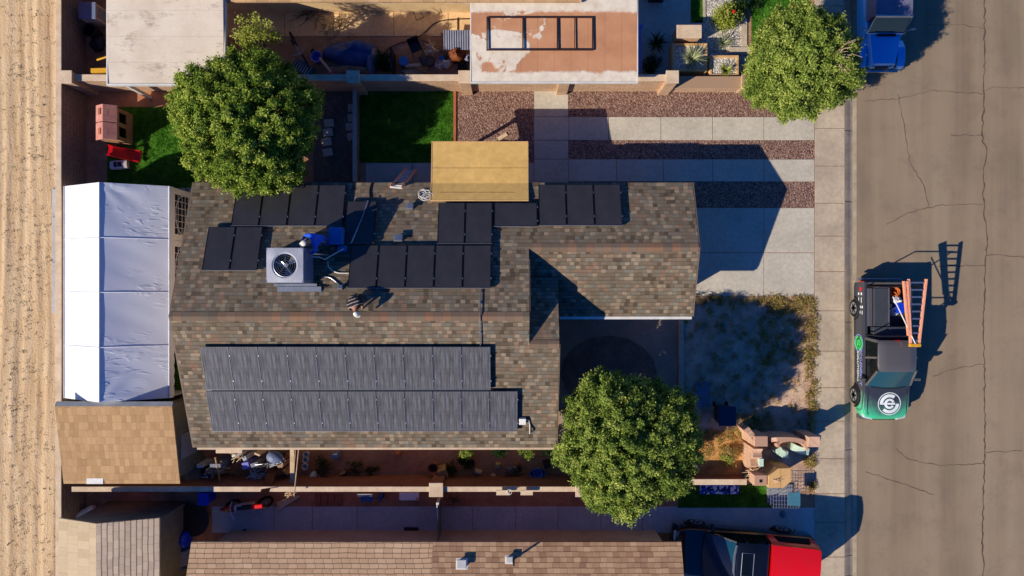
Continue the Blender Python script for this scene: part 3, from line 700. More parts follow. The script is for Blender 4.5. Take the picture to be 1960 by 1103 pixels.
for i in range(5): a = i*1.2566+.3; m.cyl((cx,cy,4.965),(cx+.375*math.cos(a),cy+.375*math.sin(a),4.965),.005,n=4)
m.cyl((cx,cy,4.95),(cx,cy,4.975),.05,n=12); m.tube([(cx+.375*math.cos(i*math.pi/16), cy+.375*math.sin(i*math.pi/16), 4.985) for i in range(33)], .012, 5)
A('fan_guard', m, 'alu')
m = MB(); m.box(xa-.12, xb+.15, ya-.12, ya-.03, zN(ya)-.02, zN(ya)+.12); m.box(xa-.12, xb+.15, yb-.05, yb+.05, zN(yb), zN(yb)+.3); m.box(xa, xb+.3, ya-.3, ya-.13, zN(ya), zN(ya)+.14); A('stand', m, 'metal')
m = MB(); m.tube([(xb+.02,cy+.3,4.3),(xb+.3,cy+.3,4.2),(xb+.45,cy+.22,4.1),(xb+1.0,cy+.6,3.75)], .02, 8); m.tube([(xb+.02,cy+.4,4.2),(xb+.25,cy+.4,4.0),(xb+.4,cy+.4,3.6)], .03, 8); A('pipe', m, 'alu', smooth=40)
# ---------------------------------------------------------------- tan cover on posts
t = thing('patio_cover', 'flat tan patio cover resting on the roof edge', 'patio cover', (-1.15, 4.2, 0)); TL = t.location
x0, x1 = -2.86, .55; zn, zs = 2.42, 2.92; y0, y1 = PY(383, zs), PY(273, zn)
yk = 3.74; zk = 2.62
zc = lambda y: zk+(zs-zk)*(yk-y)/(yk-y0) if y < yk else zk+(zn-zk)*(y-yk)/(y1-yk)
ym = PY(322, 2.5)
m = MB(); g_ = .008
for (a, b) in ((y0, yk), (yk, ym-g_), (ym+g_, y1)): m.slab([(x0,a,zc(a)),(x1,a,zc(a)),(x1,b,zc(b)),(x0,b,zc(b))], .07)
m.build('roof_panel', 'tan', t, shift=TL)
m = MB()
for (a, b) in ((x0-.035, x0-.002), (x1+.002, x1+.035)):
    for (c, d) in ((y0, yk), (yk, y1)): m.slab([(a,c,zc(c)+.01),(b,c,zc(c)+.01),(b,d,zc(d)+.01),(a,d,zc(d)+.01)], .12)
m.slab([(x0-.03,y1+.002,zn+.01),(x1+.03,y1+.002,zn+.01),(x1+.03,y1+.04,zn+.01),(x0-.03,y1+.04,zn+.01)], .14)
m.slab([(x0-.03,y0-.04,zs+.01),(x1+.03,y0-.04,zs+.01),(x1+.03,y0-.002,zs+.01),(x0-.03,y0-.002,zs+.01)], .14)
m.build('edge_trim', 'tan2', t, shift=TL)
m = MB(); m.box(-2.55, .1, y0+.28, y0+.295, 0, .004); m.v = [(a,b,c+zc(b)+.004) for a,b,c in m.v]; m.build('seam', 'wood', t, shift=TL)
for x in (x0+.15, -1.2, x1-.15):
    m = MB(); m.box(x-.05, x+.05, y1-.3, y1-.2, 0, 2.3); m.build('post', 'wood', t, shift=TL)
m = MB(); m.box(x0+.05, x1-.05, y1-.32, y1-.18, 2.14, 2.3); m.build('beam', 'wood', t, shift=TL)
p = P(962, 262); m = MB(); m.at(p.x, p.y, 0, .55).box(-.2,.2,-.07,.07,0,.05); single('plank', m, 'lumber', 'short pale board lying on the gravel beside the tan cover', 'plank')
# ladder leaning on the eave
t = thing('ladder', 'salmon extension ladder leaning on the eave left of the tan cover', 'ladder', P(786, 324)); TL = t.location
a0, a1 = P(776, 322), P(796, 325); b0, b1 = P(748, 358, 3.05), P(769, 360, 3.05)
for a, b in ((a0, b0), (a1, b1)):
    m = MB(); m.cyl(a, b, .045, n=6); m.build('rail', 'ladder', t, shift=TL)
for i in range(1, 11): f = i/11; m = MB(); m.cyl(a0.lerp(b0, f), a1.lerp(b1, f), .026, n=6); m.build('rung', 'white', t, shift=TL)
m = MB(); m.cyl(b0, b1, .035, n=6); m.build('top_bar', 'white', t, shift=TL)
# ---------------------------------------------------------------- marquee tent
def m_tent():
    t = NT('white_pvc_fabric'); v = t.noise(.9, 1, .5, None, .8)
    a = t.n('ShaderNodeTexNoise', {'Vector': t.scalevec((1, 3, 1)), 'Scale': 1.3, 'Detail': 1., 'Distortion': 1.6}).outputs[0]
    k = t.mth('MULTIPLY', t.rng(a, .52, .7), t.rng(t.noise(.55, 2), .45, .6))
    t.bump(t.mth('ADD', t.mth('MULTIPLY', k, .5), t.mth('MULTIPLY', v, .3)), .35, .07); t.b.inputs['Transmission Weight'].default_value = 0
    return t.out(lin((226,226,230)), .42, 0, .5)
MAT['tent'] = m_tent()
tw, te, tr, tz0, tz1 = -16.35, -12.52, -14.5, 2.05, 3.0; ty0, ty1 = -4.02, 3.72
tent = thing('tent', 'long white gabled party tent with arched window panels', 'tent', (-14.4, 0, 0)); TT = tent.location
TB = lambda n, mb, mat, p=None, **k: mb.build(n, mat, p or tent, shift=TT, **k)
bays = [ty0, ty0+1.93, ty0+3.87, ty0+5.8, ty1]
def slope(xa, za, xb, zb):
    m = MB(); nu, nv = 26, 84; rs = random.Random(int(xa*10)); cr = [(rs.uniform(0,6.3), rs.uniform(3,7), rs.uniform(-1,1)) for _ in range(5)]
    for j in range(nv+1):
        y = ty0+(ty1-ty0)*j/nv; b = max(i for i in range(4) if bays[i] <= y+1e-6); f = (y-bays[b])/(bays[b+1]-bays[b])
        for i in range(nu+1):
            u = i/nu; sag = -.035*math.sin(math.pi*f)*math.sin(math.pi*u)
            cd_ = min(math.hypot(u-.05, (j/nv)*4), math.hypot(u-.05, (1-j/nv)*4)); fan = .03*math.exp(-cd_*cd_*5)*math.sin(9*math.atan2(min(j/nv, 1-j/nv)*4, u+.01))
            w = .007*math.sin(7*u+9*f+b)*math.sin(math.pi*u)*math.sin(2*math.pi*f+b)
            m.v.append((xa+(xb-xa)*u, y, za+(zb-za)*u+sag+fan*math.sin(math.pi*u)+w))
    for j in range(nv):
        for i in range(nu): a = j*(nu+1)+i; m.f.append((a, a+1, a+nu+2, a+nu+1))
    return m
o = TB('roof_cover', slope(tw, tz0, tr, tz1), 'tent'); o.data.shade_smooth()
o = TB('roof_cover', slope(tr, tz1, te, tz0), 'tent'); o.data.shade_smooth()
m = MB()
for b in bays[1:-1]: m.tube([(tw,b,tz0+.012),(tr,b,tz1+.015),(te,b,tz0+.012)], .012, 6)
m.tube([(tr,ty0,tz1+.01),(tr,ty1,tz1+.01)], .02, 6); m.tube([(te,ty0,tz0),(te,ty1,tz0)], .03, 8); m.tube([(tw,ty0,tz0),(tw,ty1,tz0)], .03, 8)
TB('seam', m, 'tent_frame', smooth=60)
m = MB()
for y in (ty0, ty1):
    s = 1 if y > 0 else -1
    m.add([(tw,y,tz0),(te,y,tz0),(te,y+.02*s,.0),(tw,y+.02*s,.0),(tr,y,tz1)], [(0,1,2,3),(0,4,1)])
TB('end_panel', m, 'tent')
m = MB(); m.add([(tw,ty0,tz0),(tw,ty1,tz0),(tw,ty1,0),(tw,ty0,0)], [(0,1,2,3)]); TB('side_wall', m, 'tent')
# scalloped valance
m = MB(); n = 120
for i in range(n+1):
    y = ty0+(ty1-ty0)*i/n; d = .22+.06*abs(math.sin(i*math.pi/6)); m.v += [(te+.03,y,tz0-.01),(te+.055,y,tz0-d)]
m.f = [(2*i,2*i+1,2*i+3,2*i+2) for i in range(n)]; TB('valance', m, 'tent')
for b in bays:
    for x in (te+.0, tw-.0):
        m = MB(); yy = min(max(b, ty0+.05), ty1-.05); m.cyl((x, yy, 0), (x, yy, tz0-.03), .03, n=8); TB('pole', m, 'tent_frame')
# side wall panels with gothic windows for the two northern bays
def window_panel(y0, y1):
    m = MB(); w = y1-y0; x = te+.04; ya, yb = y0+.22, y1-.22
    m.box(x, x+.015, y0, ya, 0, tz0-.15); m.box(x, x+.015, yb, y1, 0, tz0-.15); m.box(x, x+.015, ya, yb, 0, .45); m.box(x, x+.015, ya, yb, 1.75, tz0-.15); TB('side_wall', m, 'tent')
    m = MB()
    for k in range(1, 6): m.cyl((x+.01, ya+(yb-ya)*k/6, .45), (x+.01, ya+(yb-ya)*k/6, 1.75), .014, n=5)
    for z in (.7, .95, 1.2, 1.5): m.cyl((x+.01, ya, z), (x+.01, yb, z), .014, n=5)
    m.tube([(x+.015, ya+(yb-ya)*(.5-.5*math.cos(a*math.pi/12)), 1.1+.6*math.sin(a*math.pi/12)) for a in range(13)], .018, 5); TB('window_bars', m, 'tent_frame')
    m = MB(); m.box(x-.012, x-.006, ya, yb, .45, 1.75); TB('window_film', m, 'glass')
window_panel(bays[3], bays[4]-.02); window_panel(bays[2], bays[3]-.02)
# ---------------------------------------------------------------- garden shed beside the tent
t = thing('shed', 'tan shingled garden shed at the end of the tent', 'shed', (-14.1, -5.6, 0)); TL = t.location
sx0, sx1, sy0, sy1 = -16.22, -12.06, -7.08, -4.2; sz0, sz1 = 2.3, 2.78
m = MB(); m.slab([(sx0,sy0,sz0),(sx1+.05,sy0,sz0),(sx1,sy1,sz1),(sx0,sy1,sz1)], .07); m.build('roof', 'shed', t, shift=TL)
m = MB(); m.slab([(sx0,sy1+.002,sz1),(sx1,sy1+.002,sz1),(sx1,sy1+.16,sz1-.07),(sx0,sy1+.16,sz1-.07)], .05); m.build('ridge_flashing', 'grey', t, shift=TL)
m = MB(); pr = [(sy0+.15,0),(sy1-.0,0),(sy1-.0,sz1-.1),(sy0+.15,sz0-.09)]
m.add([(sx0+.15,y,z) for y,z in pr]+[(sx1-.12,y,z) for y,z in pr], [(0,3,2,1),(4,5,6,7)]+[(i,(i+1)%4,4+(i+1)%4,4+i) for i in range(4)]); m.build('wall', 'green_grey', t, shift=TL)
m = MB(); m.box(sx1-.117, sx1-.08, -6.3, -5.4, .05, 1.95); m.build('door', 'grey', t, shift=TL)
m = MB(); a = on_plane(182, 921, sz0+(sz1-sz0)*(-sy0)/(sy1-sy0), (sz1-sz0)/(sy1-sy0)); m.box(a.x-.3, a.x+.3, a.y-.1, a.y+.1, a.z-.02, a.z+.02); single('board', m, 'white', 'short pale board lying on the edge of the tan shed roof', 'board')
# ---------------------------------------------------------------- walls
def block_wall(label, x0, x1, y0, y1, h, mat, cap, pillars=(), pw=.42, capw=.03, cat='wall', ph=.2):
    t = thing('block_wall', label, cat, ((x0+x1)/2, (y0+y1)/2, 0)); L = t.location
    m = MB(); m.box(x0, x1, y0, y1, -.1, h); m.build('wall_panel', mat, t, shift=L)
    m = MB(); m.box(x0-capw, x1+capw, y0-capw, y1+capw, h+.002, h+.05); m.build('cap', cap, t, shift=L, bevel=.01)
    for (x, y) in pillars:
        m = MB(); m.box(x-pw/2, x+pw/2, y-pw/2, y+pw/2, -.1, h+ph); c = m.build('pillar', mat, t, shift=L, bevel=.015)
        m = MB(); m.box(x-pw/2-.03, x+pw/2+.03, y-pw/2-.03, y+pw/2+.03, h+ph+.001, h+ph+.05); m.build('pillar_cap', cap, c, shift=L, bevel=.015)
    return t
block_wall('long cream capped boundary wall between the sandy track and the back yards', -16.99, -16.83, -14, 14, 1.5, 'west', 'cream')
block_wall('tan block wall with square pillars along the north edge of the gravel', -16.8, 6.15, 7.77, 7.95, 1.45, 'block', 'cream', [(x, 7.83) for x in (-16.55,-5.9,-1.75,1.95,5.95)])
block_wall('low wide block wall below the gravel planters, ending under the olive green tree', 6.2, 11.7, 7.74, 8.16, .55, 'block', 'block', [(9.1, 7.95)], .5)
block_wall('low grey garden wall between the stepping stones and the side lawn', PX(681), PX(688), PY(352), 7.7, .5, 'west', 'concrete', capw=.0)
block_wall('low red brick wall between the orange soil and the small shaded lawn', 5.2, 9.0, -7.54, -7.38, .7, 'brick', 'cream')
block_wall('long cream capped red brick wall behind the cluttered side yard', -16.3, 5.19, -7.53, -7.38, 1.65, 'brick', 'cream', [(-2.8,-7.45),(2.6,-7.45)], .46, .02, ph=.12)
m = MB(); m.box(PX(1298), PX(1307), PY(770), PY(612), 0, .14); single('garden_border', m, 'walk', 'narrow concrete border along the shaded side of the front yard', 'border')
# ---------------------------------------------------------------- neighbour houses and roofs
t = thing('house', 'neighbouring house with tan tiled roof along the bottom edge', 'house', (0, -13, 0)); TL = t.location
ex0, ex1, ey = PX(366, 2.5), PX(1304, 2.5), PY(1038, 2.5); rs_ = .36
zz = lambda y: 2.5+rs_*(ey-y); yr = ey-4.6
xm = PX(826, 2.9)
for (a, b, mt) in ((ex0, xm-.002, 'roof_s'), (xm+.002, ex1, 'roof_s2')):
    m = MB(); m.slab([(a,yr,zz(yr)),(b,yr,zz(yr)),(b,ey,2.5),(a,ey,2.5)], .1); rf = m.build('roof', mt, t, shift=TL)
m = MB(); m.slab([(ex0,yr-4.6,2.5),(ex1,yr-4.6,2.5),(ex1,yr,zz(yr)),(ex0,yr,zz(yr))], .1); m.build('roof', 'roof_s', t, shift=TL)
m = gable(ex0+.4, ex1-.4, yr-4.2, ey-.45, yr, 2.45, zz(yr)-.12); m.build('wall', 'stucco_n', t, shift=TL)
for px, py, k in ((884,1080,1.), (975,1072,.75)):
    p = on_plane(px, py, zz(0), -rs_); m = MB(); m.at(p.x, p.y, p.z-.02, 0, -math.atan(rs_)).box(-.22*k,.22*k,-.2*k,.2*k,0,.02); m.box(-.14*k,.14*k,-.12*k,.12*k,.01,.16,.02); m.box(-.18*k,.18*k,-.17*k,.15*k,.16,.2,.02); m.build('roof_vent', 'white', rf, shift=TL, bevel=.01)
p = on_plane(978, 1070, zz(0), -rs_); m = MB(); m.cyl((p.x+.1,p.y,p.z-.05),(p.x+.1,p.y,p.z+.55),.035); m.build('vent_pipe', 'dark', rf, shift=TL)
# small gabled shed, lower left
t = thing('shed', 'gabled shed with dark lined shingles in the lower left corner', 'shed', (-14.4, -11, 0)); TL = t.location
gx0, gxr, gx1 = PX(112, 2.75), PX(184, 3.1), PX(306, 2.8); gy = PY(996, 2.6); dz = (3.0-2.4)
m = MB(); m.slab([(gx0,-15,2.75),(gxr,-15,3.1),(gxr,PY(1003,3.1),3.1),(gx0,PY(992,2.75),2.75)], .08); m.build('roof', 'shed2a', t, shift=TL)
m = MB(); m.slab([(gxr,-15,3.1),(gx1,-15,2.8),(gx1,PY(992,2.8),2.8),(gxr,PY(1003,3.1),3.1)], .08); m.build('roof', 'shed2b', t, shift=TL)
m = MB(); y1 = -8.42; pr = [(gx0+.15,0),(gx1-.35,0),(gx1-.35,2.7),(gxr,2.98),(gx0+.15,2.66)]; vs = [(x,-14.8,z) for x,z in pr]+[(x,y1,z) for x,z in pr]
m.add(vs, [(0,1,2,3,4),(9,8,7,6,5)]+[(i,5+i,5+(i+1)%5,(i+1)%5) for i in range(5)]); m.build('wall', 'green_grey', t, shift=TL)
# flat patio roof, upper left
def m_flat():
    t = NT('white_rolled_roofing'); col = t.mix(t.rng(t.noise(.8, 4), .4, .7), lin((222,206,184)), lin((206,188,164)))
    st = t.rng(t.noise(1.6, 6, .78, t.scalevec((.7, 1.5, 1))), .54, .68, 0, .75); col = t.mix(st, col, lin((150,130,110)))
    sp = t.n('ShaderNodeSeparateXYZ', {0: t.obj()}); ln = t.mth('LESS_THAN', t.mth('FRACT', t.mth('DIVIDE', sp.outputs[1], .92)), .02)
    col = t.mix(t.mth('MULTIPLY', ln, .35), col, lin((150,130,110))); t.bump(t.noise(5, 5), .3); return t.out(col, .8)
MAT['flat'] = m_flat()
t = thing('patio_roof', 'flat dirty white patio roof beside the largest tree', 'patio cover', (-12.4, 9, 0)); TL = t.location
fx0, fx1, fy0, fy1 = PX(207, 2.5), PX(429, 2.5), PY(161, 2.5), PY(2, 2.4)
m = MB(); m.slab([(fx0,fy0,2.5),(fx1,fy0,2.5),(fx1,fy1,2.6),(fx0,fy1,2.6)], .12); m.build('roof_panel', 'flat', t, shift=TL)
m = MB()
for (a,b,c,d) in ((fx0-.05,fx0-.002,fy0-.05,fy1),(fx1+.002,fx1+.05,fy0-.05,fy1),(fx0-.002,fx1+.002,fy0-.05,fy0-.002)): m.box(a,b,c,d,2.36,2.53)
m.build('fascia', 'white', t, shift=TL)
for x in (fx0+.2, fx1-.2):
    m = MB(); m.box(x-.06, x+.06, fy0+.15, fy0+.27, 0, 2.36); m.build('post', 'white', t, shift=TL)
# carport
def m_carport():
    t = NT('patched_carport_roofing'); sp = t.n('ShaderNodeSeparateXYZ', {0: t.obj()})
    n = t.noise(.55, 5, .62, None, .6); n2 = t.noise(2.5, 5, .7)
    ys = t.mth('ADD', sp.outputs[1], t.mth('MULTIPLY', t.mth('SUBTRACT', n2, .5), .35))
    e1 = t.rng(ys, -1.02, -.94, 1, 0); e2 = t.rng(ys, 1.15, 1.25)
    left = t.rng(sp.outputs[0], -.9, .7, .13, 0.); pat = t.rng(t.mth('ADD', n, left), .62, .645)
    f = t.n('ShaderNodeClamp', {0: t.mth('ADD', t.mth('ADD', e1, e2), pat)}).outputs[0]
    tan = t.mix(t.rng(t.noise(1.2, 5), .35, .7), lin((196,140,100)), lin((178,122,86)))
    ln = t.mth('LESS_THAN', t.mth('FRACT', t.mth('DIVIDE', sp.outputs[0], .61)), .03); tan = t.mix(t.mth('MULTIPLY', ln, .45), tan, lin((140,94,66)))
    wh = t.mix(t.rng(t.noise(3, 5), .4, .7), lin((226,212,190)), lin((206,188,164)))
    t.bump(t.mth('ADD', f, t.noise(6, 5)), .3); return t.out(t.mix(f, tan, wh), .8)
MAT['carport'] = m_carport()
cx0, cx1, cy0, cy1 = PX(902, 2.2), PX(1219, 2.2), PY(157, 2.2), 12.2
t = thing('carport', 'flat carport roof with brown patches and white sealed edges', 'carport', ((cx0+cx1)/2, (PY(157,2.6)+PY(0,2.6))/2, 0)); TL = t.location
m = MB(); m.slab([(cx0,cy0,2.2),(cx1,cy0,2.2),(cx1,cy1,2.26),(cx0,cy1,2.26)], .1); m.build('roof_panel', 'carport', t, shift=TL)
m = MB(); m.box(cx0-.04, cx0-.002, cy0-.04, cy1, 2.08, 2.22); m.box(cx1+.002, cx1+.04, cy0-.04, cy1, 2.08, 2.22); m.box(cx0-.002, cx1+.002, cy0-.04, cy0-.002, 2.08, 2.22); m.build('fascia', 'white', t, shift=TL)
for x in (cx0+.3, (cx0+cx1)/2, cx1-.25):
    for y in (cy0+.6, 11.5):
        m = MB(); m.box(x-.06, x+.06, y-.06, y+.06, 0, 2.09); m.build('post', 'white', t, shift=TL)
# brown frame lying on the carport
fa, fb = P(931, 96, 2.34), P(1136, 31, 2.34); t = thing('metal_frame', 'long brown steel frame lying on the carport roof', 'frame', ((fa.x+fb.x)/2, (fa.y+fb.y)/2, 2.24)); TL = t.location
m = MB(); w = .05
for (a,b,c,d) in ((fa.x,fb.x,fa.y,fa.y+w),(fa.x,fb.x,fb.y-w,fb.y),(fa.x,fa.x+w,fa.y+w,fb.y-w),(fb.x-w,fb.x,fa.y+w,fb.y-w)): m.box(a,b,c,d,2.262,2.31)
m.build('outer_frame', 'brownframe', t, shift=TL, bevel=.01)
for px, ww in ((1001,.05), (1067,.05), (1100,.025)):
    x = PX(px, 2.34); m = MB(); m.box(x-ww/2, x+ww/2, fa.y+w+.002, fb.y-w-.002, 2.264, 2.305); m.build('crossbar', 'brownframe', t, shift=TL)
# north house
t = thing('house', 'neighbouring house with sunlit sand coloured wall along the top edge', 'house', (-6, 13, 0)); TL = t.location
m = MB(); m.slab([(PX(425,2.4),PY(4,2.4),2.42),(2.5,PY(4,2.4),2.42),(2.5,14,3.8),(PX(425,2.4),14,3.8)], .1); m.slab([(-18.5,PY(1,2.6)+.15,2.75),(PX(423,2.4),PY(1,2.6)+.15,2.75),(PX(423,2.4),14,3.9),(-18.5,14,3.9)], .1); m.build('roof', 'nroof', t, shift=TL)
m = MB(); m.box(-11.6, 2.2, 10.88, 16, 0, 2.4); m.build('wall', 'stucco_n', t, shift=TL)
for px in (709, 738, 876):
    x = PX(px, 1.5); m = MB(); m.box(x-.24 if px < 800 else x-.5, x+.24 if px < 800 else x+.5, 10.84, 10.878, 1.0, 1.9); w = m.build('window', 'white', t, shift=TL); m = MB(); m.box(x-.2, x+.2, 10.828, 10.838, 1.05, 1.85); m.build('pane', 'glass', w, shift=TL)
# ---------------------------------------------------------------- trees
tree('largest leafy green tree between the white patio roof and the brown roof', *P(474, 236, 3.0).xy, 3.0, 2.38, 1.5, 'leaf', 31, .34, 74)
tree('round green tree in front of the shaded patio, beside the front yard', *P(1202, 846, 3.05).xy, 3.05, 2.32, 1.6, 'leaf_o', 32, .33, 74)
t3 = tree('smaller round olive green tree overhanging the pavement near the blue car', *P(1533, 124, 3.0).xy, 3.0, 1.74, 1.45, 'leaf_o', 33, .28, 60)
t = thing('tree', 'young yellow green tree poking out above the largest tree', 'tree', (PX(486, 3), PY(60, 3), 0)); g = np.random.default_rng(5)
q = g.normal(0, 1, (46, 3)); q /= np.linalg.norm(q, axis=1)[:, None]; q *= (g.random((46, 1))**.5)*np.array([.82, .6, .8])
q[:, 0] += np.where(q[:, 1] < -.1, -.0, 0); q[:, 2] += 3.0; q[:, 1] += .25*np.abs(q[:, 0])*-.6
leaves('crown', 'leaf_y', t, q, 46, .10, .085, .5, 8, .5); m = MB(); m.tube([(0,-.3,-.05),(.03,-.2,1.5),(0,0,3.0)], .05, 8, .02)
for i in range(7): m.tube([(0,-.15,1.8+.1*i), tuple(q[i*5])], .02, 5, .008)
m.build('trunk', 'bark', t, 40)

rs = random.Random(4)
for i in range(16):
    a = rs.uniform(-1.2, .8); r0 = rs.uniform(.1, .5); L_ = rs.uniform(.3, .7); x0, y0 = .35+r0*math.cos(a), -.3+r0*math.sin(a); m = MB()
    m.tube([(x0, y0, 4.2), (x0+L_*.5*math.cos(a+.4), y0+L_*.5*math.sin(a+.4), 4.52), (x0+L_*math.cos(a), y0+L_*math.sin(a), 4.6-.15*L_)], .014, 5, .006); m.build('bare_twig', 'lumber', t3)
# ---------------------------------------------------------------- vehicles
def body_ring(y, hw, z0, z1, tuck=.05, crown=.02, top=None):
    t_ = hw-.07 if top is None else top; h = z1-z0
    half = [(hw-tuck, z0), (hw, z0+h*.28), (hw, z0+h*.62), (hw-.02, z1-.09), (t_, z1-.015), (t_*.55, z1+crown*.8), (0, z1+crown)]
    return [(x, y, z) for x, z in half]+[(-x, y, z) for x, z in half[-2::-1]]
def wheel(t, x, y, r, side, w=.22, rim='rimalu'):
    m = MB(); m.at(x, y, r).lathe([(r*.62,-w/2),(r*.9,-w/2),(r,-w*.32),(r,w*.32),(r*.9,w/2),(r*.62,w/2)], 26, 'x'); o = m.build('wheel', 'black', t, smooth=35)
    m = MB(); m.at(x, y, r); s = side; xo = s*(w/2+.006)
    m.lathe([(r*.62, xo-.03*s), (r*.62, xo+.012*s), (r*.54, xo+.005*s), (r*.52, xo-.035*s)], 24, 'x')
    for k in range(6):
        a = k*math.pi/3; c, d = math.cos(a), math.sin(a)
        m.add([(xo-.01*s, .05*c-.06*d*0, .05*d), (xo, r*.56*c-.05*d, r*.56*d+.05*c), (xo, r*.56*c+.05*d, r*.56*d-.05*c), (xo+.01*s, .12*c+.04*d, .12*d-.04*c), (xo+.01*s, .12*c-.04*d, .12*d+.04*c)], [(1,2,3,4)])
    m.lathe([(.07, xo-.02), (.07, xo+.02*s)], 10, 'x')
    m.build('rim', rim, o, smooth=35)
    return o
MAT['rimalu'] = M('alloy_rim', (190,192,196), rough=.3, metal=.7)
def wrap_paint():
    t = NT('dark_wrap_with_green_fade'); sp = t.n('ShaderNodeSeparateXYZ', {0: t.obj()}); x, y, z = sp.outputs
    g = t.rng(y, -2.72, -1.35); side = t.rng(t.mth('ABSOLUTE', x), .25, .95, 0, .35)
    grow = t.n('ShaderNodeClamp', {0: t.mth('ADD', t.mth('SUBTRACT', 1.05, g), t.mth('SUBTRACT', side, .35))}).outputs[0]
    u = t.mth('MULTIPLY', t.mth('ADD', x, y), 22.); v = t.mth('MULTIPLY', t.mth('SUBTRACT', x, y), 22.)
    dd = t.mth('MULTIPLY', t.mth('ADD', t.mth('MULTIPLY', t.mth('SINE', t.mth('MULTIPLY', u, 3.14)), t.mth('SINE', t.mth('MULTIPLY', v, 3.14))), 1.), .5)
    on = t.rng(t.mth('SUBTRACT', t.mth('MULTIPLY', grow, 1.25), dd), .12, .22)
    base = t.mix(t.rng(z, .55, .9), lin((52,56,66)), lin((62,64,72)))
    col = t.mix(on, base, t.mix(t.rng(y, -2.7, -2.0), lin((40,220,150)), lin((110,200,160))))
    t.b.inputs['Coat Weight'].default_value = .7; t.b.inputs['Coat Roughness'].default_value = .08
    return t.out(col, .35, .2, .5)
MAT['wrap'] = wrap_paint()
def paint(name, c, flake=.15, rough=.3):
    t = NT(name); t.b.inputs['Coat Weight'].default_value = .8; t.b.inputs['Coat Roughness'].default_value = .05
    col = t.mix(t.rng(t.noise(1.5, 4), .4, .7, 0, .25), lin(c), lin(tuple(min(255, int(v*.8+24)) for v in c))); return t.out(col, rough, flake, .5)
MAT['truckgrey'] = paint('charcoal_paint', (92,88,86)); MAT['blackpaint'] = paint('black_paint', (16,17,20), .1, .25); MAT['redpaint'] = paint('red_paint', (222,12,14), 0., .3)
MAT['bluepaint'] = paint('blue_paint', (60,166,236), .1, .3); MAT['greytop'] = M('charcoal_fabric_top', (122,120,140), (104,102,122), 2, rough=.8, bump=.2)
MAT['bedliner'] = M('bedliner', (58,62,70), rough=.7, bump=.2); MAT['glow'] = M('white_vinyl', (236,240,238), rough=.4); MAT['greenvinyl'] = M('bright_green_vinyl', (60,210,110), rough=.4); MAT['bluevinyl'] = M('pale_blue_vinyl', (150,160,226), rough=.4); MAT['redvinyl'] = M('red_vinyl', (220,24,40), rough=.4)
def greenhouse(t, yb0, yb1, yt0, yt1, hwb, hwt, zb, zt, gl, paintm, wind='glass_blue', npost=1):
    """cab glass as a tapered box, roof panel, pillars and windscreen frame; front is -y"""
    m = MB(); B = [(-hwb+.03,yb0,zb),(hwb-.03,yb0,zb),(hwb-.03,yb1,zb),(-hwb+.03,yb1,zb)]; T_ = [(-hwt+.03,yt0,zt),(hwt-.03,yt0,zt),(hwt-.03,yt1,zt),(-hwt+.03,yt1,zt)]
    m.add(B+T_, [(3,2,1,0),(4,5,6,7),(1,2,6,5),(2,3,7,6),(3,0,4,7)]); m.build('side_glass', gl, t)
    m = MB(); n = 8; vs = []
    for j in range(5):
        f = j/4
        for i in range(n+1):
            u = -1+2*i/n; hw = (hwb-.05)*(1-f)+(hwt-.05)*f; vs.append((u*hw, yb0+(yt0-yb0)*f-.09*(1-u*u)*(1-.5*f)-.006, zb+(zt-zb)*f+.012))
    m.add(vs, [(j*(n+1)+i, j*(n+1)+i+1, (j+1)*(n+1)+i+1, (j+1)*(n+1)+i) for j in range(4) for i in range(n)]); m.build('windscreen', wind, t, smooth=40)
    m = MB(); k = 9; rings = []
    for (y, e, dz) in ((yt0-.06,.10,-.015),(yt0+.02,.02,.035),(yt0+.25,0,.06),((yt0+yt1)/2,0,.07),(yt1-.2,0,.06),(yt1-.02,.02,.035),(yt1+.03,.08,-.01)):
        hw = hwt-e+.0; half = [(hw-.02, zt-.02+dz*.2), (hw, zt+.015+dz*.2), (hw-.06, zt+.035+dz*.6), (hw*.55, zt+.05+dz*.95), (0, zt+.055+dz)]
        rings.append([(x, y, z) for x, z in half]+[(-x, y, z) for x, z in half[-2::-1]])
    m.loft(rings); rf = m.build('roof', paintm, t, smooth=40)
    for s in (-1, 1):
        m = MB(); m.tube([(s*(hwb-.02), yb0+.02, zb), (s*(hwt-.0), yt0-.02, zt+.02)], .045, 6); m.build('pillar', paintm, t, smooth=50)
        m = MB(); m.tube([(s*(hwb-.02), yb1, zb), (s*(hwt-.01), yt1, zt+.02)], .06, 6); m.build('pillar', paintm, t, smooth=50)
        for p_ in range(npost):
            f = (p_+1)/(npost+1); yb_ = yb0+.35+(yb1-yb0-.35)*f; m = MB(); m.tube([(s*(hwb-.02), yb_, zb), (s*(hwt-.0), yb_+.05, zt+.02)], .045, 6); m.build('pillar', paintm, t, smooth=50)
        m = MB(); m.box(-.012, .012, yb0, yb1, -.015, .02); m.v = [(a+s*(hwb-.01), b, c+zb) for a, b, c in m.v]; m.build('window_trim', 'dark', t)
    return rf
def bumper(t, y, hw, z0, z1, d, mat='dark'):
    m = MB(); pts = []
    for i in range(9): u = -1+i/4; pts.append((u*hw, y-d*(1-.45*u*u)))
    pts += [(hw, y+.08), (-hw, y+.08)]; m.prism(pts, z0, z1); m.build('bumper', mat, t, bevel=.02)
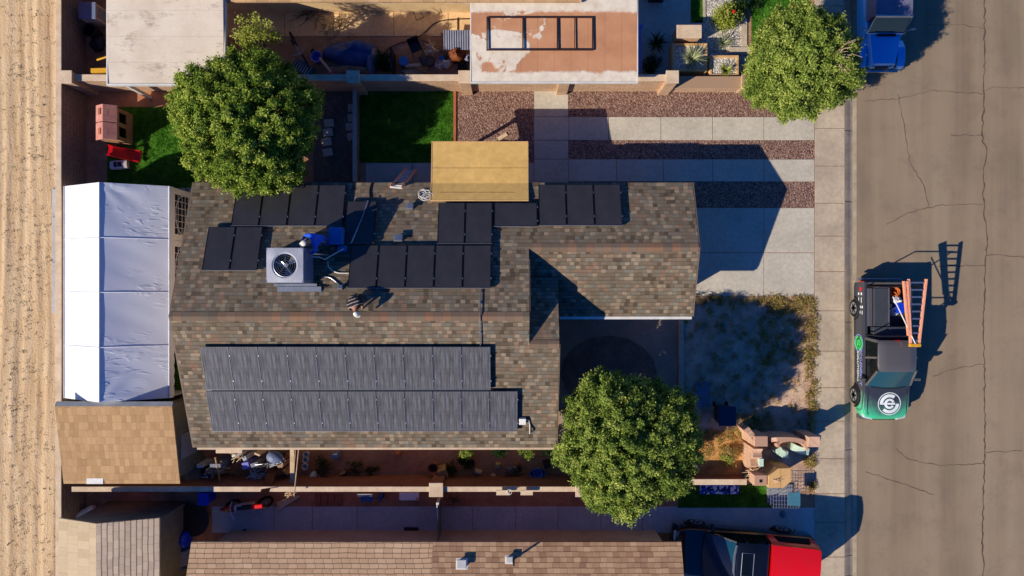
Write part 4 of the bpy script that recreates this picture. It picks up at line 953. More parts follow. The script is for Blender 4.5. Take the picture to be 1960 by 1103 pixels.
def text(t, s, size, mat, loc, rot, name='lettering', sx=1., ext=.002):
    cu = bpy.data.curves.new('letters', 'FONT'); cu.body = s; cu.size = size; cu.extrude = ext; cu.align_x = 'CENTER'; cu.align_y = 'CENTER'; cu.offset = size*.012; cu.space_character = 1.05
    o = bpy.data.objects.new('tmp', cu); COL.objects.link(o); dg = bpy.context.evaluated_depsgraph_get(); me = bpy.data.meshes.new_from_object(o.evaluated_get(dg))
    bpy.data.objects.remove(o); o = bpy.data.objects.new(name, me); COL.objects.link(o); me.materials.clear(); me.materials.append(MAT[mat]); o.parent = t; o.location = loc; o.rotation_euler = rot; o.scale = (sx, 1, 1); return o
def ring_flat(m, cx, cy, z, r0, r1, a0=0., a1=360., n=40, h=.006, f=None):
    P_ = []; 
    for i in range(n+1):
        a = R(a0+(a1-a0)*i/n); P_.append((math.cos(a), math.sin(a)))
    for i in range(n):
        (c0,s0),(c1,s1) = P_[i], P_[i+1]; q = [(cx+r0*c0,cy+r0*s0),(cx+r1*c0,cy+r1*s0),(cx+r1*c1,cy+r1*s1),(cx+r0*c1,cy+r0*s1)]
        vs = [f(*p) if f else (p[0],p[1],z+h) for p in q]; m.add(vs, [(0,1,2,3)])
# --- service pickup
tx, ty = 14.33, -2.40
tk = thing('service_pickup', 'dark company pickup with green fade bonnet, white ring emblem and ladders on its rack', 'pickup truck', (tx, ty, -.10))
m = MB(); sec = [(-2.66,.60,.42,.74),(-2.60,.74,.34,.84),(-2.45,.86,.30,.92),(-2.2,.91,.28,.97),(-1.6,.925,.27,1.03),(-1.25,.925,.27,1.06),(-1.2,.93,.27,1.07),(.42,.93,.27,1.09),(.50,.93,.28,1.09)]
m.loft([body_ring(y, hw, z0, z1, .05, .035 if y < -1.25 else 0.) for y, hw, z0, z1 in sec]); m.build('body', 'wrap', tk, smooth=40)
m = MB(); m.box(-.88, .88, .51, 2.55, .55, .62)
m.build('bed_floor', 'bedliner', tk)
for s in (-1, 1):
    m = MB(); pr = [(.93,.33),(.93,1.06),(.90,1.10),(.80,1.10),(.80,.56)]; rings = [[(s*(x-e), y, z) for x, z in pr] for y, e in ((.51,0),(1.2,0),(2.45,0),(2.62,.03))]; m.loft(rings); m.build('bed_side', 'wrap', tk, smooth=40)
m = MB(); m.box(-.80, .80, 2.54, 2.62, .5, 1.08); tg = m.build('tailgate', 'truckgrey', tk, bevel=.02); m = MB(); m.box(-.8,.8,.505,.56,.62,1.14); m.build('bulkhead', 'bedliner', tk)
m = MB(); m.box(-.58, -.02, .95, 2.4, .9, 1.16); m.build('toolbox', 'bedliner', tk, bevel=.03)
m = MB(); m.box(-.60, .8, .57, .93, .9, 1.16); m.build('toolbox', 'bedliner', tk, bevel=.03)
m = MB(); m.box(-.8, -.60, .95, 2.4, .95, 1.12); m.build('toolbox', 'truckgrey', tk, bevel=.03)
m = MB(); m.box(-.58, -.02, 2.41, 2.44, 1.0, 1.18); m.box(-.03, 0.0, .97, 2.4, .95, 1.185); m.build('toolbox_edge', 'alu', tk)
greenhouse(tk, -1.32, .48, -.66, .42, .86, .72, 1.07, 1.66, 'glass', 'truckgrey')
for x in (-.45,-.15,.15,.45):
    m = MB(); m.box(x-.012, x+.012, -.4, .25, 1.76, 1.778); m.v = [(a,b,c-.06*abs(x)+.005) for a,b,c in m.v]; m.build('roof_rib', 'truckgrey', tk)
m = MB(); m.box(-.1,.1,.42,.46,1.66,1.72); m.build('brake_light', 'taillight', tk)
for y in (-1.78, 1.62):
    for s in (-1, 1):
        wheel(tk, s*.84, y, .37, s)
        m = MB(); pts = [(.47*math.cos(a*math.pi/10), .47*math.sin(a*math.pi/10)) for a in range(11)]
        vs = [(s*.80, y+c, .36+d) for c, d in pts]+[(s*.955, y+c, .36+d) for c, d in pts]; m.add(vs, [(i, i+1, 12+i, 11+i) for i in range(10)]); m.add([(s*.938, y+c, .36+d) for c, d in pts]+[(s*.938, y+c*.83, .36+d*.83) for c, d in pts], [(i, i+1, 12+i, 11+i) for i in range(10)]); m.build('wheel_arch', 'dark', tk)
for s in (-1, 1):
    m = MB(); m.box(s*.93, s*1.16, -1.12, -1.02, 1.08, 1.24); m.build('mirror', 'truckgrey', tk, bevel=.02)
    m = MB(); m.prism([(s*.45,-2.67),(s*.78,-2.60),(s*.86,-2.42),(s*.80,-2.36),(s*.5,-2.5)], .66, .84); m.build('headlight', 'headlight', tk, bevel=.02)
    m = MB(); m.box(s*.80-.05*(s<0), s*.80+.05*(s>0)+.09*s, 2.56, 2.66, .66, 1.0); m.build('taillight', 'taillight', tk)
m = MB(); m.box(-.45,.45,-2.69,-2.62,.5,.72); m.build('grille', 'dark', tk); bumper(tk, -2.60, .84, .32, .52, .14, 'truckgrey'); bumper(tk, 2.70, .86, .38, .52, -.02, 'metal')
m = MB(); m.tube([(-.66,-1.36,1.10),(-.3,-1.42,1.105),(.1,-1.44,1.105)], .012, 5); m.tube([(.0,-1.44,1.11),(.35,-1.42,1.11),(.66,-1.36,1.10)], .012, 5); m.build('wiper', 'black', tk)
def hoodz(x, y): return (x, y, 1.028+(y+1.6)*.075+.04*(1-abs(x)*1.1)+.006)
m = MB(); cx_, cy_ = .08, -2.02
ring_flat(m, cx_, cy_, 0, .41, .44, f=hoodz); m.build('emblem_ring', 'glow', tk)
m = MB(); ring_flat(m, cx_, cy_, 0, .25, .37, -60, 0, 16, f=hoodz); ring_flat(m, cx_, cy_, 0, .25, .37, 55, 180, 26, f=hoodz); ring_flat(m, cx_, cy_, 0, .25, .37, 225, 300, 20, f=hoodz); ring_flat(m, cx_, cy_, 0, .11, .2, 20, 330, 30, f=hoodz)
for (x0, x1, y0, y1) in ((-.37,.22,-.035,.035),): m.add([hoodz(cx_+a, cy_+b) for a, b in ((x0,y0),(x1,y0),(x1,y1),(x0,y1))], [(0,1,2,3)])
m.build('emblem', 'glow', tk)
# side emblem and lettering on the kerb side, read from the pavement
def sidez(a, b): return (-.937, a, b)
m = MB(); ring_flat(m, .28, .72, 0, .31, .335, f=sidez); m.build('emblem_ring', 'bluevinyl', tk)
m = MB(); ring_flat(m, .28, .72, 0, .2, .29, 20, 180, 24, f=sidez); ring_flat(m, .28, .72, 0, .2, .29, 200, 350, 24, f=sidez); ring_flat(m, .28, .72, 0, .07, .15, 20, 330, 24, f=sidez)
m.add([sidez(.28+a, .72+b) for a, b in ((-.28,-.03),(.14,-.03),(.14,.03),(-.28,.03))], [(0,1,2,3)]); m.build('emblem', 'greenvinyl', tk)
rot = (R(90), 0, R(-90))
text(tk, 'ECOENERGY', .24, 'bluevinyl', (-.937, -.64, .88), rot, sx=.98); text(tk, 'SOLUTIONS', .155, 'glow', (-.937, -.62, .66), rot, sx=1.35)
m = MB(); ring_flat(m, 2.36, .86, 0, .0, .09, f=sidez); m.build('side_dot', 'redvinyl', tk)
for k, (y, z) in enumerate(((2.06,.92),(2.06,.72),(1.42,.98),(1.42,.83))):
    if k > 1: y = 1.55
    m = MB(); ring_flat(m, y+.12, z, 0, .0, .055, n=14, f=sidez); m.build('side_mark', 'glow', tk)
    m = MB(); q = y-.02; m.add([sidez(q, z-.022), sidez(q, z+.022), sidez(q-.2+.03*k, z+.022), sidez(q-.2+.03*k, z-.022)], [(0,1,2,3)]); m.build('side_mark', 'glow', tk)
gz = lambda x, y: hoodz(x, y)[2]
for s in (-1, 1):
    m = MB(); m.tube([(s*.74, y, gz(s*.74, y)-.004) for y in (-2.5,-2.2,-1.8,-1.42)], .008, 4); m.build('panel_gap', 'black', tk)
    for y in (-1.05, -.22, .45): m = MB(); m.tube([(s*.931, y, z) for z in (.42,.6,.8,.98)], .007, 4); m.build('panel_gap', 'black', tk)
    for y in (-.38, .3): m = MB(); m.box(s*.93-.012, s*.93+.012, y-.09, y+.05, .9, .93); m.build('door_handle', 'dark', tk)
# ladder rack
m = MB()
for y in (.62, 2.45):
    m.tube([(-.84,y,1.08),(-.80,y,1.3),(-.74,y,1.86),(.74,y,1.86),(.80,y,1.3),(.84,y,1.08)], .028, 6)
m.build('ladder_rack', 'dark', tk, smooth=50)
# ladders on the rack
def step_ladder(label, ya, yb, xa0, xa1, xb0, xb1, z, rails, tip):
    t = thing('step_ladder', label, 'ladder', ((xa0+xa1)/2, (ya+yb)/2, z)); L = t.location
    for (a, b) in ((xa0, xb0), (xa1, xb1)):
        m = MB(); d = .032; m.add([(a-d,ya,z),(a+d,ya,z),(b+d,yb,z),(b-d,yb,z),(a-d,ya,z+.1),(a+d,ya,z+.1),(b+d,yb,z+.1),(b-d,yb,z+.1)], [(0,3,2,1),(4,5,6,7),(0,1,5,4),(1,2,6,5),(2,3,7,6),(3,0,4,7)]); m.build('rail', 'ladder', t, shift=L)
    for i in range(rails):
        f = (i+.5)/rails; y = ya+(yb-ya)*f; m = MB(); m.box(xa0+(xb0-xa0)*f+.035, xa1+(xb1-xa1)*f-.035, y-.03, y+.03, z+.03, z+.06); m.build('rung', 'alu', t, shift=L)
    if tip: m = MB(); m.box(xb0-.05, xb1+.05, yb-.1, yb+.02, z-.01, z+.13); m.build('top_cap', 'yellow', t, shift=L, bevel=.02)
    return t
lz = 1.84
step_ladder('wide salmon step ladder lying on the pickup rack', .33, -2.06, PX(1739,1.9), PX(1773,1.9), PX(1743,1.9), PX(1759,1.9), lz, 9, True)
step_ladder('narrow orange ladder lying beside the wide one on the pickup rack', .25, -1.75, PX(1729,1.9), PX(1735,1.9)+.01, PX(1738,1.9), PX(1744,1.9)-.04, lz+.03, 6, False)
m = MB(); m.cyl(P(1709, 568, 1.95), P(1755, 664, 1.95), .02, n=8); single('pole', m, 'white', 'long white pole lying askew over the pickup bed and ladders', 'pole')
def coil(name, label, c, r, k, mat, rr=.02, seed=1, cat='cable', sq=.8):
    rs = random.Random(seed); m = MB()
    for i in range(k):
        cx, cy, q = c[0]+rs.uniform(-.35,.35)*r, c[1]+rs.uniform(-.35,.35)*r, r*rs.uniform(.55,1); ph = rs.uniform(0,6)
        m.tube([(cx+q*math.cos(a*.4+ph), cy+q*sq*math.sin(a*.4+ph), c[2]+i*rr*1.1+rr*math.sin(a+i)) for a in range(17)], rr, 5)
    return single(name, m, mat, label, cat, smooth=60)
p = P(1716, 562, 1.0); coil('cord', 'orange cord heaped in the open pickup bed', (p.x, p.y, .62), .24, 9, 'orangecord', .026, 2)
p = P(1722, 575, 1.0); m = MB(); m.blob((p.x,p.y,.75),(.2,.16,.2),4,.3); single('bag', m, 'white', 'crumpled white bag between the orange cord and the blue box in the pickup bed', 'bag', smooth=60)
p = P(1727, 590, 1.0); m = MB(); m.box(p.x-.12,p.x+.12,p.y-.2,p.y+.2,.55,.95); single('tool_case', m, 'blue', 'small blue case standing in the pickup bed', 'case', bevel=.02)
p = P(1719, 597, 1.0); coil('hose', 'pale grey hose coiled at the cab end of the pickup bed', (p.x, p.y, .7), .16, 5, 'white', .016, 3, 'hose')
p = P(1711, 587, 1.0); coil('strap', 'pale ring of strap beside the grey hose in the pickup bed', (p.x, p.y, .7), .1, 2, 'lumber', .018, 6, 'strap')
# --- old blue off-roader
jp = thing('off_road_car', 'old blue open fender off road car with charcoal soft top at the upper kerb', 'car', (14.22, 10.55, -.10))
m = MB(); sec = [(-2.02,.42,.55,.92),(-1.98,.50,.5,1.0),(-1.5,.56,.45,1.06),(-.86,.66,.42,1.12)]
m.loft([body_ring(y, hw, z0, z1, .02, .04) for y, hw, z0, z1 in sec]); m.build('bonnet', 'bluepaint', jp, smooth=40)
m = MB(); m.loft([body_ring(y, .76, .38, 1.12, .03, 0.) for y in (-.855, 1.95)]); m.build('body', 'bluepaint', jp, smooth=40)
for s in (-1, 1):
    m = MB(); xa, xb = s*.60, s*.88; pr = [(-2.05,.62),(-2.0,.80),(-1.75,.88),(-1.3,.88),(-1.0,.72),(-.8,.42)]; vs = []
    for y, z in pr: vs += [(xa,y,z),(xb,y,z),(xb,y,z-.05),(xa,y,z-.05)]
    m.add(vs, [(4*i+a, 4*i+b, 4*i+4+b, 4*i+4+a) for i in range(5) for a, b in ((0,1),(1,2),(2,3),(3,0))]); m.build('fender', 'bluepaint', jp, bevel=.02)
    m = MB(); m.box(s*.775, s*.9, .75, 1.7, .8, .86); m.build('fender', 'bluepaint', jp, bevel=.02)
    m = MB(); m.cyl((s*.36,-2.08,.82),(s*.36,-2.0,.82),.09,n=14); m.build('headlight', 'headlight', jp)
    m = MB(); m.tube([(s*.78,-.8,1.2),(s*.95,-.75,1.3)], .015, 5); m.box(s*.95-.07, s*.95+.07, -.78, -.74, 1.24, 1.36); m.build('mirror', 'alu', jp)
    for y in (-1.5, 1.25): wheel(jp, s*.72, y, .38, s, .24)
m = MB()
for i in range(8): x = -.3+i*.6/7; m.box(x-.015, x+.015, -2.045, -2.02, .62, .9)
m.build('grille', 'dark', jp)
m = MB(); m.box(-.72,.72,-2.2,-2.1,.55,.68); m.build('bumper', 'green_light', jp, bevel=.02)
m = MB(); m.add([(-.70,-.84,1.13),(.70,-.84,1.13),(.66,-.45,1.66),(-.66,-.45,1.66)], [(0,1,2,3)]); m.build('windscreen', 'glass_blue', jp)
m = MB(); m.tube([(-.72,-.86,1.13),(.72,-.86,1.13),(.68,-.46,1.68),(-.68,-.46,1.68),(-.72,-.86,1.13)], .03, 6); m.tube([(-.68,-.42,1.7),(.68,-.42,1.7)], .06, 6); m.build('windscreen_frame', 'alu', jp)
m = MB(); rings = []
for y, dz in ((-.40,-.02),(-.2,.0),(.5,.03),(1.2,0),(1.9,-.03)):
    rings.append([(x, y, z+dz) for x, z in ((.74,1.10),(.72,1.5),(.68,1.72),(.4,1.77),(0,1.79),(-.4,1.77),(-.68,1.72),(-.72,1.5),(-.74,1.10))])
m.loft(rings); m.build('soft_top', 'greytop', jp, smooth=40)
m = MB(); m.box(-.35,.35,-1.0,-.9,1.17,1.19); m.tube([(-.5,-.93,1.16),(-.1,-.98,1.17)], .01, 5); m.tube([(.1,-.93,1.16),(.5,-.98,1.17)], .01, 5); m.build('wiper', 'dark', jp)
# --- black pickup with red shell
bk = thing('pickup', 'black pickup with a bright red camper shell parked nose in at the bottom edge', 'pickup truck', (8.85, -10.2, .012), R(-94.4))
m = MB(); sec = [(-2.66,.56,.45,.78),(-2.58,.74,.36,.88),(-2.4,.86,.32,.97),(-2.1,.92,.3,1.03),(-1.5,.93,.28,1.08),(-1.3,.93,.28,1.10),(.72,.93,.28,1.10),(2.5,.93,.3,1.08),(2.58,.88,.36,1.06)]
m.loft([body_ring(y, hw, z0, z1, .05, .04 if y < -1.3 else 0.) for y, hw, z0, z1 in sec]); m.build('body', 'blackpaint', bk, smooth=40)
rf = greenhouse(bk, -1.55, .66, -.58, .60, .87, .76, 1.10, 1.74, 'glass', 'blackpaint')
m = MB(); m.box(-.40,.40,-.38,.02,1.845,1.862); s_ = m.build('sunroof', 'glass', rf, bevel=.006)
m = MB(); m.tube([(-.42,-.4,1.86),(.42,-.4,1.86),(.42,.04,1.862),(-.42,.04,1.862),(-.42,-.4,1.86)], .014, 5); m.build('sunroof_frame', 'alu', s_)
m = MB(); m.tube([(-.66,-.60,1.79),(-.3,-.66,1.815),(.3,-.66,1.815),(.66,-.60,1.79)], .045, 6); m.build('visor', 'metal', bk, smooth=50)
m = MB(); rings = []
for y, e in ((.70,.0),(.9,.0),(2.3,.03),(2.52,.08)):
    rings.append([(x-e*(1 if x > 0 else -1 if x < 0 else 0), y, z) for x, z in ((.92,1.12),(.84,1.66),(.76,1.80),(.4,1.86),(0,1.88),(-.4,1.86),(-.76,1.80),(-.84,1.66),(-.92,1.12))])
m.loft(rings); sh = m.build('camper_shell', 'redpaint', bk, smooth=35)
for s in (-1, 1):
    m = MB(); m.add([(s*.918,.95,1.2),(s*.918,2.3,1.2),(s*.862,2.22,1.6),(s*.862,1.0,1.6)], [(0,1,2,3)]); m.build('window', 'glass', sh)
    m = MB(); m.box(s*.93, s*1.18, -1.42, -1.3, 1.12, 1.3); m.build('mirror', 'blackpaint', bk, bevel=.02)
    m = MB(); m.box(s*.5-.18, s*.5+.18, -2.68, -2.60, .68, .84); m.build('headlight', 'headlight', bk, bevel=.02)
    for y in (-1.75, 1.6):
        wheel(bk, s*.84, y, .38, s)
        m = MB(); pts = [(.48*math.cos(a*math.pi/10), .48*math.sin(a*math.pi/10)) for a in range(11)]
        vs = [(s*.80, y+c, .36+d) for c, d in pts]+[(s*.965, y+c, .36+d) for c, d in pts]; m.add(vs, [(i, i+1, 12+i, 11+i) for i in range(10)]); m.build('wheel_arch', 'dark', bk)
bumper(bk, -2.6, .85, .34, .56, .14, 'blackpaint'); bumper(bk, 2.62, .86, .38, .52, -.02, 'metal')
m = MB(); m.tube([(-.7,-1.62,1.12),(-.2,-1.68,1.13)], .012, 5); m.tube([(.0,-1.68,1.13),(.5,-1.64,1.12)], .012, 5); m.build('wiper', 'black', bk)

# ---------------------------------------------------------------- people
MAT['skin'] = M('skin', (176,120,90), rough=.6); MAT['jersey'] = M('royal_blue_cotton', (30,90,210), (24,76,190), 6, rough=.9); MAT['denim'] = M('blue_work_trousers', (34,70,140), rough=.9); MAT['blackcloth'] = M('black_cotton', (28,26,30), rough=.9)
MAT['cap'] = M('white_cap_cotton', (228,222,206), rough=.8); MAT['hair'] = M('dark_hair', (30,22,18), rough=.7); MAT['boot'] = M('brown_boot', (70,50,36), rough=.7)
def stripes():
    t = NT('black_shirt_with_pale_stripes'); sp = t.n('ShaderNodeSeparateXYZ', {0: t.obj()}); k = t.mth('LESS_THAN', t.mth('FRACT', t.mth('MULTIPLY', t.mth('ADD', sp.outputs[1], t.mth('MULTIPLY', t.noise(6), .1)), 9.)), .2)
    return t.out(t.mix(k, lin((30,28,34)), lin((190,170,160))), .9)
MAT['stripe'] = stripes()
def skin_obj(name, pts, edges, rad, mat, parent, sub=2):
    me = bpy.data.meshes.new(name); me.from_pydata(pts, edges, []); o = bpy.data.objects.new(name, me); COL.objects.link(o); o.parent = parent
    me.materials.append(MAT[mat]); o.modifiers.new('skin', 'SKIN'); sv = me.skin_vertices[0].data
    for v, r in zip(sv, rad): v.radius = (r, r) if not isinstance(r, tuple) else r
    sv[0].use_root = True; s = o.modifiers.new('sub', 'SUBSURF'); s.levels = sub; s.render_levels = sub
    me.shade_smooth(); o.modifiers['skin'].use_smooth_shade = True; return o
def person(label, loc, rz, J, top, legs):
    t = thing('person', label, 'person', loc, rz); J = {k: Vector(v) for k, v in J.items()}
    names = ['pelvis','waist','chest','neck','head','sl','el','hl','sr','er','hr','kl','al','tl','kr','ar','tr']; rad = {'pelvis':.12,'waist':.115,'chest':.13,'neck':.055,'head':.085,'sl':.062,'el':.042,'hl':.03,'sr':.062,'er':.042,'hr':.03,'kl':.06,'al':.042,'tl':.035,'kr':.06,'ar':.042,'tr':.035}
    E = [('pelvis','waist'),('waist','chest'),('chest','neck'),('neck','head'),('chest','sl'),('sl','el'),('el','hl'),('chest','sr'),('sr','er'),('er','hr'),('pelvis','kl'),('kl','al'),('al','tl'),('pelvis','kr'),('kr','ar'),('ar','tr')]
    pts = [J[n] for n in names]; ed = [(names.index(a), names.index(b)) for a, b in E]; rr = [rad[n] for n in names]
    for h, e in (('hl','el'), ('hr','er')):        # palm and five fingers growing out of the wrist
        d = (J[h]-J[e]).normalized(); sd = d.cross(Vector((0,0,1))); sd = sd.normalized() if sd.length > .1 else Vector((1,0,0)); up = sd.cross(d)
        wi = names.index(h); pal = len(pts); pts.append(J[h]+d*.06); rr.append(.03); ed.append((wi, pal))
        for k in range(4):
            b = J[h]+d*.09+sd*(-.03+.02*k); L = (.07,.08,.075,.058)[k]; o = len(pts); pts.extend([b, b+d*L*.5-up*.01, b+d*L*.85-up*.035]); rr.extend([.011,.009,.008]); ed += [(pal, o), (o, o+1), (o+1, o+2)]
        b = J[h]+d*.035-sd*.035; o = len(pts); pts.extend([b-sd*.02+d*.02, b-sd*.03+d*.05-up*.01]); rr.extend([.012,.009]); ed += [(pal, o), (o, o+1)]
    body = skin_obj('body', [tuple(p) for p in pts], ed, rr, 'skin', t)
    hd = J['head']; f = (J['face']-hd).normalized(); upv = (hd-J['neck']).normalized(); sd = f.cross(upv).normalized()
    M4 = Matrix((sd, f, sd.cross(f))).transposed().to_4x4(); M4.translation = hd+upv*.03
    m = MB(); m.m = M4; m.blob((0,0,.0),(.08,.1,.115),2,.02,14,10); m.blob((0,.1,-.015),(.014,.022,.02),1,0,6,5); m.blob((.08,0,-.01),(.014,.03,.03),1,0,6,5); m.blob((-.08,0,-.01),(.014,.03,.03),1,0,6,5); m.blob((0,.085,-.055),(.028,.012,.008),1,0,6,5); m.build('head', 'skin', t, smooth=60)
    m = MB(); m.m = M4; m.blob((.03,.088,.01),(.011,.008,.008),1,0,6,5); m.blob((-.03,.088,.01),(.011,.008,.008),1,0,6,5); m.build('eyes', 'hair', t)
    m = MB(); m.m = M4; m.blob((0,-.02,.03),(.088,.1,.1),3,.03,14,10,.3); m.build('hair', 'hair', t, smooth=60)
    m = MB(); m.m = M4; m.blob((0,-.005,.055),(.1,.118,.088),3,.0,18,10,.75); m.prism([(-.085,.08),(.085,.08),(.07,.17),(.03,.195),(-.03,.195),(-.07,.17)], .035, .048); m.build('cap', 'cap', t, smooth=50)
    def lerp(a, b, u): return J[a].lerp(J[b], u)
    sp = [J['pelvis']+(J['waist']-J['pelvis'])*.3, J['waist'], J['chest'], lerp('chest','neck',.45), J['sl'], J['sr'], lerp('sl','el',1.), lerp('sr','er',1.), lerp('el','hl',.3 if top != 'jersey' else .8), lerp('er','hr',.3 if top != 'jersey' else .8)]
    skin_obj('shirt', [tuple(p) for p in sp], [(0,1),(1,2),(2,3),(2,4),(2,5),(4,6),(5,7),(6,8),(7,9)], [.15,.145,.165,.09,.085,.085,.058,.058,.05,.05], top, t)
    tp = [J['pelvis'], lerp('pelvis','kl',.25)+Vector((0,0,0)), J['kl'], lerp('kl','al',.92), lerp('pelvis','kr',.25), J['kr'], lerp('kr','ar',.92), lerp('pelvis','waist',.5)]
    skin_obj('trousers', [tuple(p) for p in tp], [(0,1),(1,2),(2,3),(0,4),(4,5),(5,6),(0,7)], [.15,.1,.078,.06,.1,.078,.06,.14], legs, t)
    for a, b in (('al','tl'),('ar','tr')): skin_obj('boot', [tuple(J[a]+Vector((0,0,.02))), tuple(J[a]+Vector((0,0,-.03))), tuple(J[b])], [(0,1),(1,2)], [.052,.05,.042], 'boot', t, 1)
    return t
# worker in blue, bending towards the unit; local +y is where he faces
rz = R(115); bx, by = -6.38, 1.62
person('worker in white cap and blue shirt bending beside the rooftop cooling unit', (bx, by, zN(by)), rz,
  dict(pelvis=(0,-.12,.88),waist=(0,-.03,1.06),chest=(0,.14,1.28),neck=(0,.27,1.42),head=(0,.36,1.50),face=(0,.60,1.38),sl=(-.19,.15,1.32),el=(-.32,.30,1.05),hl=(-.30,.52,.98),sr=(.19,.15,1.32),er=(.30,.34,1.08),hr=(.22,.56,1.0),
       kl=(-.13,.03,.48),al=(-.14,-.10,.08),tl=(-.15,.08,.04),kr=(.13,.08,.48),ar=(.14,-.02,.05),tr=(.15,.16,.02)), 'jersey', 'denim')
rz = R(200); bx, by = -5.24, -.42
person('worker in white cap and dark striped shirt crouching near the roof ridge', (bx, by, zN(by)), rz,
  dict(pelvis=(0,-.16,.24),waist=(0,-.04,.38),chest=(0,.13,.52),neck=(0,.28,.58),head=(0,.39,.60),face=(0,.56,.42),sl=(-.17,.13,.52),el=(-.21,.2,.28),hl=(-.12,.34,.10),sr=(.17,.13,.52),er=(.21,.22,.28),hr=(.1,.36,.10),
       kl=(-.17,.16,.24),al=(-.14,-.16,.06),tl=(-.14,.0,.03),kr=(.17,.16,.24),ar=(.14,-.16,.06),tr=(.14,.0,.03)), 'stripe', 'blackcloth')
MAT['binlight'] = M('bright_blue_plastic', (44,108,176), rough=.5)
# ---------------------------------------------------------------- upper left yard
def crate_box(m, x0, x1, y0, y1, z0, z1): return m.box(x0, x1, y0, y1, z0, z1)
a, b = P(151, 35, .95), P(182, 5, .95)
t = thing('evaporative_cooler', 'boxy blue topped cooler with beige louvre side in the upper left yard', 'cooler', ((a.x+b.x)/2, (a.y+b.y)/2, 0)); L = t.location
m = MB(); m.box(a.x, b.x, a.y, b.y, 0, .9); m.build('cabinet', 'cream', t, shift=L, bevel=.01)
m = MB(); m.box(a.x-.02, b.x+.02, a.y-.02, b.y+.02, .902, .95); m.build('lid', 'acblue_shade', t, shift=L, bevel=.01)
m = MB(); m.box(b.x+.001, b.x+.02, a.y+.1, b.y-.1, .15, .8); m.build('louvre_panel', 'grey', t, shift=L)
p = P(174, 60, .5); m = MB(); m.at(p.x, p.y, 0).lathe([(.2,0),(.24,.6),(.26,.62),(.22,.62),(.19,.1)], 18); single('bucket', m, 'dark', 'black open bucket beside the louvred cooler', 'bucket', smooth=40)
m = MB(); p = P(186, 84, .2); m.blob((p.x,p.y,.18),(.32,.28,.2),6,.3); single('rubbish_bag', m, 'dark', 'dark rubbish bag by the white patio roof edge', 'bag', smooth=50)
p = P(192, 135, 1.5); m = MB(); m.at(p.x, p.y, 0, .03).box(-.35,.4,-.08,.08,1.4,1.52); single('beam', m, 'yellow', 'thick yellow beam poking out from under the white patio roof', 'beam')
m = MB(); m.cyl(P(186,115,1.45), P(208,108,1.55), .035); single('pole', m, 'yellow', 'thin orange yellow pole beside the white patio roof', 'pole')
# playhouse, slide, toy car
px0, px1, py0, py1 = PX(178,1.4), PX(216,1.4), PY(266,1.4), PY(199,1.4)
t = thing('playhouse', 'faded pink toy playhouse with two side windows', 'playhouse', ((px0+px1)/2, (py0+py1)/2, 0)); L = t.location
m = MB(); ym = (py0+py1)/2; xr = (px0+px1)/2
for (a,b) in ((py0, ym-.015), (ym+.015, py1)):
    m.slab([(px0-.03,a,1.18),(xr,a,1.42),(xr,b,1.42),(px0-.03,b,1.18)], .04); m.slab([(xr+.002,a,1.42),(px1+.05,a,1.2),(px1+.05,b,1.2),(xr+.002,b,1.42)], .04)
m.build('roof', 'pinkplastic', t, shift=L, bevel=.01)
for i, (x, y) in enumerate(((px0+.2, ym+.4), (px0+.2, ym-.35), (px1-.15, ym+.35), (px1-.15, ym-.4))):
    m = MB(); m.box(x-.07, x+.07, y-.12, y+.12, 0, .02); m.v = [(a,b_,c+(1.18+(a-px0)*.7 if a < xr else 1.42-(a-xr)*.65)+.002) for a,b_,c in m.v]; m.build('roof_patch', 'terra' if i % 2 else 'brick', t, shift=L)
m = MB(); x0, x1 = px0+.03, px1-.02
m.box(x0, x0+.04, py0+.05, py1-.05, 0, 1.15); m.box(x0+.041, x1-.041, py0+.05, py0+.09, 0, 1.15); m.box(x0+.041, x1-.041, py1-.09, py1-.05, 0, 1.15)
for (a,b,c,d) in ((py0+.05,py1-.05,0,.45),(py0+.05,py1-.05,.95,1.15),(py0+.05,py0+.2,.451,.949),(ym-.08,ym+.08,.451,.949),(py1-.2,py1-.05,.451,.949)): m.box(x1-.04, x1, a, b, c, d)
m.build('wall', 'cloth_tan', t, shift=L)
ta, tb = P(208, 288, .75), P(268, 300, .2); d = Vector((tb.x-ta.x, tb.y-ta.y, 0)).normalized(); n = Vector((-d.y, d.x, 0))
t = thing('slide', 'small red plastic slide on the back lawn', 'slide', ((ta.x+tb.x)/2, (ta.y+tb.y)/2, 0)); L = t.location
rings = []
for f, z in ((0,.78),(.15,.74),(.5,.45),(.8,.22),(1,.16)):
    c = ta.lerp(tb, f); w = .2+.03*f; rings.append([tuple(Vector((c.x,c.y,0))+n*u*w+Vector((0,0,z+h))) for u, h in ((-1,.1),(-.8,.1),(-.78,0),(.78,0),(.8,.1),(1,.1),(1,-.05),(-1,-.05))])
m = MB(); m.loft(rings); m.build('chute', 'red', t, shift=L)
m = MB()
for s in (-1, 1): m.cyl(Vector((ta.x,ta.y,0))+n*s*.17-d*.35, Vector((ta.x,ta.y,.76))+n*s*.17, .025)
for k in range(3): q = Vector((ta.x,ta.y,0))-d*(.28-.1*k); m.cyl(q+n*.17+Vector((0,0,.18+.2*k)), q-n*.17+Vector((0,0,.18+.2*k)), .02)
m.build('ladder', 'dark', t, shift=L)
p = P(225, 315, .3); t = thing('toy_car', 'small white ride on toy car beside the red slide', 'toy car', (p.x, p.y, 0), R(-86))
m = MB(); m.loft([[(x*w, y, z*h+.08) for x, z in ((.16,0),(.18,.14),(.15,.22),(0,.24),(-.15,.22),(-.18,.14),(-.16,0))] for y, w, h in ((-.36,.75,.6),(-.3,.95,.9),(-.1,1,1),(.2,1,1),(.34,.9,.8))]); m.build('body', 'white', t, smooth=40)
